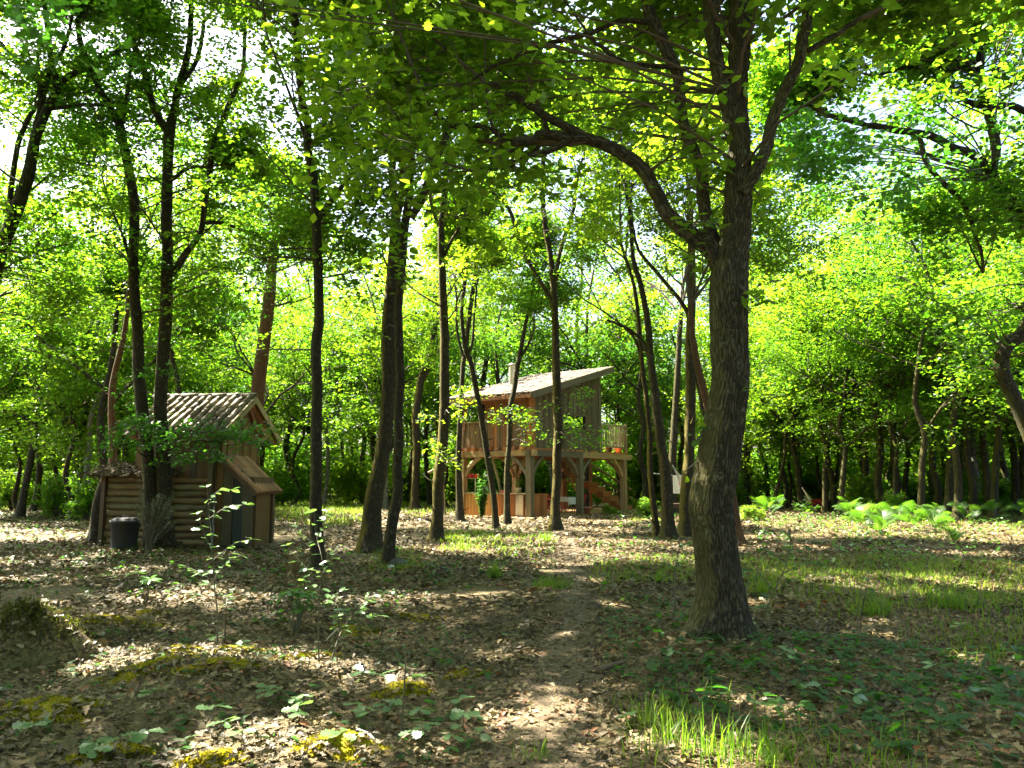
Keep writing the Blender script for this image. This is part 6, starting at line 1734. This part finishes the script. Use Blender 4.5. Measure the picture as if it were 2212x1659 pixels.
def cover():
    g = Geo()
    r = np.random.default_rng(31)
    def patch(poly, n, size, mat, lo=.03, hi=.10):
        P = region(poly, n, r)
        P = P[path_dist(P[:, 0], P[:, 1]) > 1.1]
        for _ in range(3):
            p = on_ground(P) + np.column_stack((np.zeros(len(P)), np.zeros(len(P)), r.uniform(lo, hi, len(P))))
            g.leaves(OAK if P[:, 1].mean() < 7.5 else HEXA, p, size * 1.1, .4, mat, r)
    patch([(1480, 1400), (1700, 1390), (2260, 1400), (2260, 1690), (1700, 1600), (1350, 1480)], 430, .075, 0)
    patch([(250, 1380), (900, 1300), (1060, 1420), (1000, 1680), (0, 1690), (-80, 1500)], 230, .06, 0, .02, .06)
    patch([(0, 1200), (700, 1180), (1000, 1240), (900, 1330), (0, 1290)], 320, .07, 0)
    patch([(1250, 1180), (1480, 1140), (1500, 1230), (1270, 1300)], 170, .075, 0)
    patch([(1620, 1120), (2260, 1110), (2260, 1230), (1640, 1230)], 520, .10, 1, .05, .25)
    patch([(1300, 1080), (1620, 1080), (1620, 1150), (1320, 1150)], 340, .12, 1, .05, .3)
    patch([(0, 1110), (260, 1110), (700, 1200), (1000, 1180), (1000, 1260), (0, 1230)], 600, .07, 0, .03, .14)
    patch([(960, 1140), (1240, 1140), (1240, 1290), (980, 1290)], 220, .065, 0)
    patch([(1250, 1290), (1500, 1290), (1480, 1480), (1330, 1480)], 110, .06, 0)
    patch([(1500, 1180), (1640, 1200), (1660, 1350), (1620, 1400)], 80, .07, 0)
    tag(put('ground_cover', g.mesh('ground_cover', [M['leaf_dark'], M['leaf_lime']])), 'small dark green seedling leaves scattered thickly over the litter', 'ground cover', kind='stuff')
cover()

# saplings with separate oval leaves ---------------------------------
def sapling(label, stems, Y, kind, nl, size, seed, name='sapling'):
    """stems: view traces from the ground up; leaves sit along the upper part"""
    r = np.random.default_rng(seed)
    b = at(*stems[0][0], Y); b[2] = hz(b[0], b[1])
    o = thing(name, label, 'sapling', b, 0, 'thin saplings in the foreground')
    for st in stems:
        P = cr(np.array([at(x, y, Y + r.normal(0, .04)) for x, y in st]), 6) - b
        if st is stems[0]: P[0, 2] = -.03
        put('stem', Geo().tube(P, np.linspace(.009 if st is stems[0] else .005, .002, len(P)), 6).mesh('stem', [M['stem']]), o)
        k0 = 0 if st is not stems[0] else int(len(P) * .45)
        idx = np.linspace(k0 + 1, len(P) - 1, nl).astype(int)
        for j, i in enumerate(idx):
            d = P[i] - P[i - 1]
            az = math.atan2(d[1], d[0]) + (1 if j % 2 else -1) * r.uniform(.5, 1.3) if abs(d[2]) < .8 * np.linalg.norm(d) else j * 2.4 + r.normal(0, .3)
            leaf_at(o, LM[kind][r.integers(0, 3)] if kind != 'lime' else LIME[r.integers(0, 2)], P[i], az, r.uniform(-.25, .45), size * r.uniform(.7, 1.2), r.normal(0, .35))
        leaf_at(o, LM[kind][0] if kind != 'lime' else LIME[0], P[-1], r.random() * 6, .5, size)
    return o
LIME = [leaf_mesh(LANCE, [M['leaf_lime']], s) for s in range(2)]
sapling('tall thin sapling with pale oval leaves before the shed door', [[(470, 1388), (470, 1330), (463, 1260), (458, 1180), (452, 1110), (447, 1052)], [(458, 1190), (440, 1150), (425, 1110)], [(452, 1120), (490, 1095), (530, 1090)], [(460, 1210), (505, 1175), (545, 1165)], [(461, 1240), (430, 1235), (405, 1225)], [(462, 1250), (490, 1215), (520, 1200)], [(450, 1090), (470, 1062), (500, 1058)]], 7.4, 'oval', 8, .088, 1)
sapling('pale leaved sapling in front of the straight slender oak', [[(690, 1450), (688, 1380), (690, 1300), (697, 1220), (684, 1160), (678, 1105)], [(696, 1235), (660, 1225), (620, 1178)], [(688, 1180), (655, 1150), (640, 1135)], [(697, 1240), (712, 1215), (722, 1190)], [(690, 1290), (672, 1262), (655, 1250)], [(690, 1310), (712, 1290), (735, 1278)], [(684, 1165), (700, 1130), (705, 1105)]], 6.7, 'oval', 8, .085, 2)
sapling('small two-leaved sapling on the mound at centre left', [[(487, 1350), (489, 1315), (490, 1288)], [(489, 1310), (470, 1275), (450, 1262)]], 7.5, 'oval', 4, .10, 3)
sapling('low branching sapling with small pale leaves right of the rhododendron', [[(706, 1460), (724, 1400), (740, 1360), (770, 1320), (800, 1300)], [(738, 1360), (725, 1335), (735, 1325)], [(760, 1330), (800, 1290), (830, 1280)], [(770, 1322), (800, 1332), (822, 1330)]], 6.6, 'oval', 8, .075, 4)
sapling('dark leaved sapling leaning right beside the foot of big oak', [[(1640, 1374), (1655, 1320), (1680, 1260), (1700, 1215), (1708, 1170), (1705, 1160)], [(1672, 1275), (1640, 1240), (1615, 1228)], [(1690, 1240), (1730, 1220), (1760, 1215)], [(1685, 1255), (1720, 1250), (1750, 1242)], [(1700, 1215), (1670, 1195), (1655, 1190)], [(1704, 1190), (1735, 1180), (1750, 1172)]], 8.0, 'dark', 9, .085, 5)
sapling('pair of thin bare stems with few leaves in the right foreground', [[(1858, 1395), (1860, 1330), (1872, 1270), (1880, 1215)], [(1856, 1395), (1852, 1330), (1860, 1265), (1858, 1240)], [(1868, 1290), (1900, 1270), (1920, 1262)]], 7.7, 'dark', 7, .075, 6)
sapling('single bare upright stem at the bottom edge left of the path', [[(858, 1680), (866, 1600), (872, 1500), (876, 1435), (874, 1400)]], 4.9, 'dark', 1, .035, 7)
sapling('single thin stem with few leaves left of the big oak', [[(1457, 1285), (1460, 1240), (1466, 1190), (1470, 1130)], [(1466, 1190), (1480, 1175), (1492, 1172)]], 9.5, 'dark', 5, .07, 8)
sapling('oak sprout with lobed leaves at the foot of the big oak', [[(1545, 1392), (1540, 1360), (1530, 1335), (1525, 1320)], [(1545, 1390), (1560, 1370), (1575, 1375)], [(1545, 1390), (1600, 1372), (1618, 1368)]], 7.55, 'dark', 6, .085, 9)

def rhodo(label, px, py, s, nw, seed):
    r = np.random.default_rng(seed)
    p = gnd(px, py)
    o = thing('rhododendron', label, 'shrub', (p[0], p[1], hz(p[0], p[1])), 0, 'young rhododendrons')
    for k in range(nw):
        a = r.random() * 6.28; hh = s * r.uniform(.5, 1.0)
        e = np.array((math.cos(a) * s * .55 * r.random() ** .6, math.sin(a) * s * .3, hh))
        put('stem', Geo().tube(cr(np.array([(0, 0, -.03), e * (.5, .5, .5) + r.normal(0, .01, 3), e]), 4), np.linspace(.008, .004, 9), 6).mesh('stem', [M['stem']]), o)
        n = 9
        for j in range(n): leaf_at(o, LIME[j % 2], e - (0, 0, .012 * (j // 5)), j * 6.283 / n * 2 + r.normal(0, .2), r.uniform(-.1, .5) - .12 * (j // 5), s * .36 * r.uniform(.8, 1.15), r.normal(0, .2))
rhodo('bright green rhododendron with rosettes of long leaves in left foreground', 640, 1368, .42, 9, 1)
rhodo('small shaded rhododendron shoots on the bank left of the tall sapling', 315, 1318, .40, 4, 2)

# heather by the bin --------------------------------------------------
def heather():
    p = gnd(320, 1198)
    o = thing('heather_shrub', 'grey-green heather shrub with brown twiggy base beside the black bin', 'shrub', (p[0], p[1], hz(p[0], p[1])))
    r = np.random.default_rng(4)
    g = Geo(); lf = Geo()
    for px, py in [(rng.uniform(290, 385), rng.uniform(1060, 1140)) for _ in range(34)] + [(300, 1040), (302, 1055), (306, 1068), (345, 1070), (352, 1072), (362, 1078), (370, 1095), (380, 1100), (330, 1085)]:
        e = at(px, py, p[1] + r.normal(0, .18)) - np.array(o.location)
        m1 = np.array((e[0] * .25, e[1] * .3, e[2] * .45)) + r.normal(0, .03, 3)
        m2 = np.array((e[0] * .75, e[1] * .7, e[2] * .78)) + r.normal(0, .03, 3)
        P = cr(np.array([(r.normal(0, .03), r.normal(0, .03), -.03), m1, m2, e]), 4)
        g.tube(P, np.linspace(.010, .003, len(P)), 5, ends=False)
        top = P[-5:]
        for c in top:
            N = 15
            lf.leaves(DIAM, c + r.normal(0, .022, (N, 3)), .030, .5, 0, r, ydir=np.column_stack((r.normal(0, .6, N), r.normal(0, .6, N), np.ones(N))))
        for _ in range(5):
            b = P[r.integers(4, len(P))]; d = r.normal(0, .06, 3); d[2] = abs(d[2])
            g.tube(np.array([b, b + d]), np.array([.003, .0015]), 4, ends=False)
    put('twigs', g.mesh('twigs', [M['stem']]), o)
    tag(put('foliage', lf.mesh('foliage', [M['heather']]), o), kind='stuff')
heather()

def cypress():
    p = gnd(1041, 1118)
    o = thing('upright_shrub', 'dark upright feathery shrub in front of the honey coloured counter', 'shrub', (p[0], p[1], hz(p[0], p[1])))
    r = np.random.default_rng(6); g = Geo(); lf = Geo()
    for k in range(34):
        a = r.random() * 6.28; hh = r.uniform(.7, 1.85); s = .30 * r.random() ** .7
        P = cr(np.array([(0, 0, -.03), (math.cos(a) * s * .5, math.sin(a) * s * .5, hh * .5), (math.cos(a) * s, math.sin(a) * s, hh)]), 5)
        g.tube(P, np.linspace(.012, .004, len(P)), 5, ends=False)
        N = 60 if hh < 1.3 else 24
        c = P[r.integers(1, len(P), N)]
        lf.leaves(DIAM, c + r.normal(0, .02, (N, 3)), .11, .5, 0, r, ydir=np.column_stack((r.normal(0, .5, N), r.normal(0, .5, N), np.ones(N))))
    put('twigs', g.mesh('twigs', [M['stem']]), o)
    tag(put('foliage', lf.mesh('foliage', [M['leaf_dark']]), o), kind='stuff')
cypress()

# ferns ----------------------------------------------------------------
def frond_mesh(seed, L=.95):
    r = np.random.default_rng(seed)
    g = Geo()
    n = 22
    t = np.linspace(0, 1, n)
    P = np.stack((np.zeros(n), L * (.85 * t - .1 * t ** 3), L * (1.0 * t - .72 * t * t)), 1)
    P[:, 0] = .05 * np.sin(t * 3 + r.random() * 3)
    g.tube(P, np.linspace(.006, .0015, n), 4, 1, ends=False)
    for i in range(4, n):
        T = P[i] - P[i - 1]; T /= np.linalg.norm(T)
        ln = .27 * L * math.sin(min(1, (1 - t[i]) * 1.25 + .05) * 1.5708) ** .9
        for sx in (-1, 1):
            d = np.array((sx * .93, .0, 0)) + T * .42 + (0, 0, r.normal(-.08, .05)); d /= np.linalg.norm(d)
            # pinna: a narrow blade with toothed pinnules
            nrm = np.cross(d, T); nrm /= np.linalg.norm(nrm); sd_ = np.cross(nrm, d)
            K = 5
            for k in range(K):
                f0, f1 = k / K, (k + .92) / K
                w0 = .040 * L * (1 - f0) ** .8 * (ln / (.27 * L) * .6 + .4)
                a = P[i] + d * ln * f0; b = P[i] + d * ln * f1
                m = (a + b) / 2
                g.add([a, m + sd_ * w0 + d * .01, b, m - sd_ * w0 + d * .01], [(0, 1, 2, 3)], 0, rnd=np.full(4, r.random()))
    return g.mesh('frond', [M['fern'], M['stem']])
FR = [frond_mesh(i) for i in range(3)]
def fern(x, y, s, r):
    o = thing('fern', 'fern', 'fern', (x, y, hz(x, y)), r.random() * 6.28, 'bracken ferns on the right')
    n = r.integers(7, 10)
    for k in range(n):
        hh = r.uniform(.1, .7)
        put('frond', FR[r.integers(0, 3)], o, (0, 0, hh * .6), (r.uniform(-.15, .6), r.normal(0, .35), k * 6.283 / n + r.normal(0, .3)), s * r.uniform(.75, 1.15))
    put('stem', Geo().tube(np.array([(0, 0, -.03), (0, 0, .4)]), np.array([.01, .006]), 5).mesh('stem', [M['stem']]), o)
    return o
ferns = []
r = np.random.default_rng(88)
FP = [(1720, 1110), (1660, 1122), (1690, 1100), (1760, 1118), (1800, 1105), (1840, 1125), (1880, 1110), (1915, 1135), (1950, 1120), (1975, 1150), (2000, 1105), (2030, 1135), (2060, 1115), (2090, 1130), (2120, 1108), (2150, 1128), (2185, 1112), (2215, 1130), (2240, 1108), (1860, 1150), (1905, 1158), (1940, 1142), (2010, 1158), (1780, 1095), (1830, 1095), (1900, 1098), (1985, 1095), (2070, 1097), (2140, 1095), (2200, 1096), (1745, 1135), (2060, 1190), (1640, 1105), (2260, 1140)]
for px, py in FP:
    p = gnd(px, py); ferns.append(fern(p[0], p[1], r.uniform(.7, 1.0) * (.5 if 1680 < px < 1830 else 1 if py < 1160 else .7), r))
ZF = [(-300, 1790, 'left of the crooked V-forked trunk'), (1790, 1925, 'below the V-forked trunk'), (1925, 2080, 'below the pale mossy trunk'), (2080, 2700, 'near the right edge')]
ranked([o for o in ferns if yv(o) < 1112], ZF, '%s of back row ferns %s')
ranked([o for o in ferns if yv(o) >= 1112], ZF, '%s of front row ferns %s')

rr_ = np.random.default_rng(14)
FP2 = [(rr_.uniform(1650, 2260), rr_.uniform(1072, 1112)) for _ in range(46)]
more = []
for px, py in FP2:
    p = gnd(px, py); more.append(fern(p[0], p[1], rr_.uniform(.8, 1.2) * (.5 if 1690 < px < 1830 else 1), rr_))
ranked([o for o in ferns + more if yv(o) < 1092], ZF, '%s of rearmost ferns %s')
ranked([o for o in ferns + more if 1092 <= yv(o) < 1112], ZF, '%s of back row ferns %s')
# low leafy shrubs among the ferns
low = []
for px, py in ((1650, 1098), (1850, 1088), (1900, 1080), (1960, 1085), (2030, 1082), (2100, 1085), (2170, 1080), (2230, 1095), (1320, 1112), (1370, 1098), (1395, 1120), (1290, 1095), (1540, 1110), (1630, 1125), (1880, 1128), (1935, 1122)):
    p = gnd(px, py)
    o = copy_thing(bv[rr_.integers(0, 4)], (p[0], p[1], hz(p[0], p[1])), rr_.random() * 6, rr_.uniform(.35, .6), None, 'low shrubs among the ferns')
    low.append(o)
ranked(low, [(-300, 1500, 'right of the stilt house'), (1500, 1800, 'behind the big oak'), (1800, 2700, 'among the right hand ferns')], '%s of knee-high shrubs %s')

def soil_mound():
    p = gnd(48, 1432)
    o = thing('soil_mound', 'dark earth mound with mossy crest at the left edge', 'mound', (p[0], p[1], hz(p[0], p[1]) - .10), .2)
    r = np.random.default_rng(3)
    n, m_ = 40, 16
    g = Geo(); V = []
    for i in range(m_ + 1):
        for k in range(n):
            a = k * 6.28318 / n; f = i / m_
            e = 1 + .12 * math.sin(2 * a + 1) + .1 * math.sin(3 * a) + .05 * math.sin(7 * a)
            V.append((.52 * e * f * math.cos(a), .40 * e * f * math.sin(a), .46 * (1 - f ** 2.0) + .025 * math.sin(9 * f + 5 * a) * (1 - f) + r.normal(0, .014)))
    g.add(np.array(V), [(i * n + k, (i + 1) * n + k, (i + 1) * n + (k + 1) % n, i * n + (k + 1) % n) for i in range(m_) for k in range(n)])
    put('earth', g.mesh('earth', [M['soil']], True), o)
    V = np.array(V)
    c = V[r.integers(0, n * 12, 5200)] + r.normal(0, .03, (5200, 3))
    g = Geo(); blades(g, c, .03, .6, .006, r, 0, 2)
    c2 = V[r.integers(0, len(V), 420)] + r.normal(0, .03, (420, 3)) + (0, 0, .015)
    g.leaves(OAKDEAD, c2, .065, .8, 1, r)
    tag(put('moss_and_leaves', g.mesh('moss_and_leaves', [M['moss_dark'], M['litter']]), o), kind='stuff')
soil_mound()

def roof_leaves():
    """dry leaves and moss caught in the tile channels of the shed"""
    shed = [o for o in bpy.data.objects if o.name == 'log_shed'][0]
    r = np.random.default_rng(2)
    s = math.atan2(1.0, 1.65)
    N = 420
    u = r.random(N) * 1.85; x = .42 - .205 * r.integers(0, 12, N) + .10 + r.normal(0, .03, N)
    g = Geo().leaves(OAKDEAD, np.column_stack((x, -.45 + u * math.cos(s), 2.70 + u * math.sin(s))), .07, .8, 0, r)
    N = 700
    u = r.random(N) * 1.85; x = .42 - .205 * r.integers(0, 12, N) + r.normal(0, .06, N)
    k = np.sin(u * 5 + x * 3) > .2
    blades(g, np.column_stack((x, -.45 + u * math.cos(s), 2.76 + u * math.sin(s)))[k], .02, .6, .008, r, 1, 2)
    roof = [c for c in shed.children if c.name.split('.')[0] == 'roof'][0]
    tag(put('fallen_leaves', g.mesh('fallen_leaves', [M['litter'], M['moss_dark']]), roof), kind='stuff')
roof_leaves()
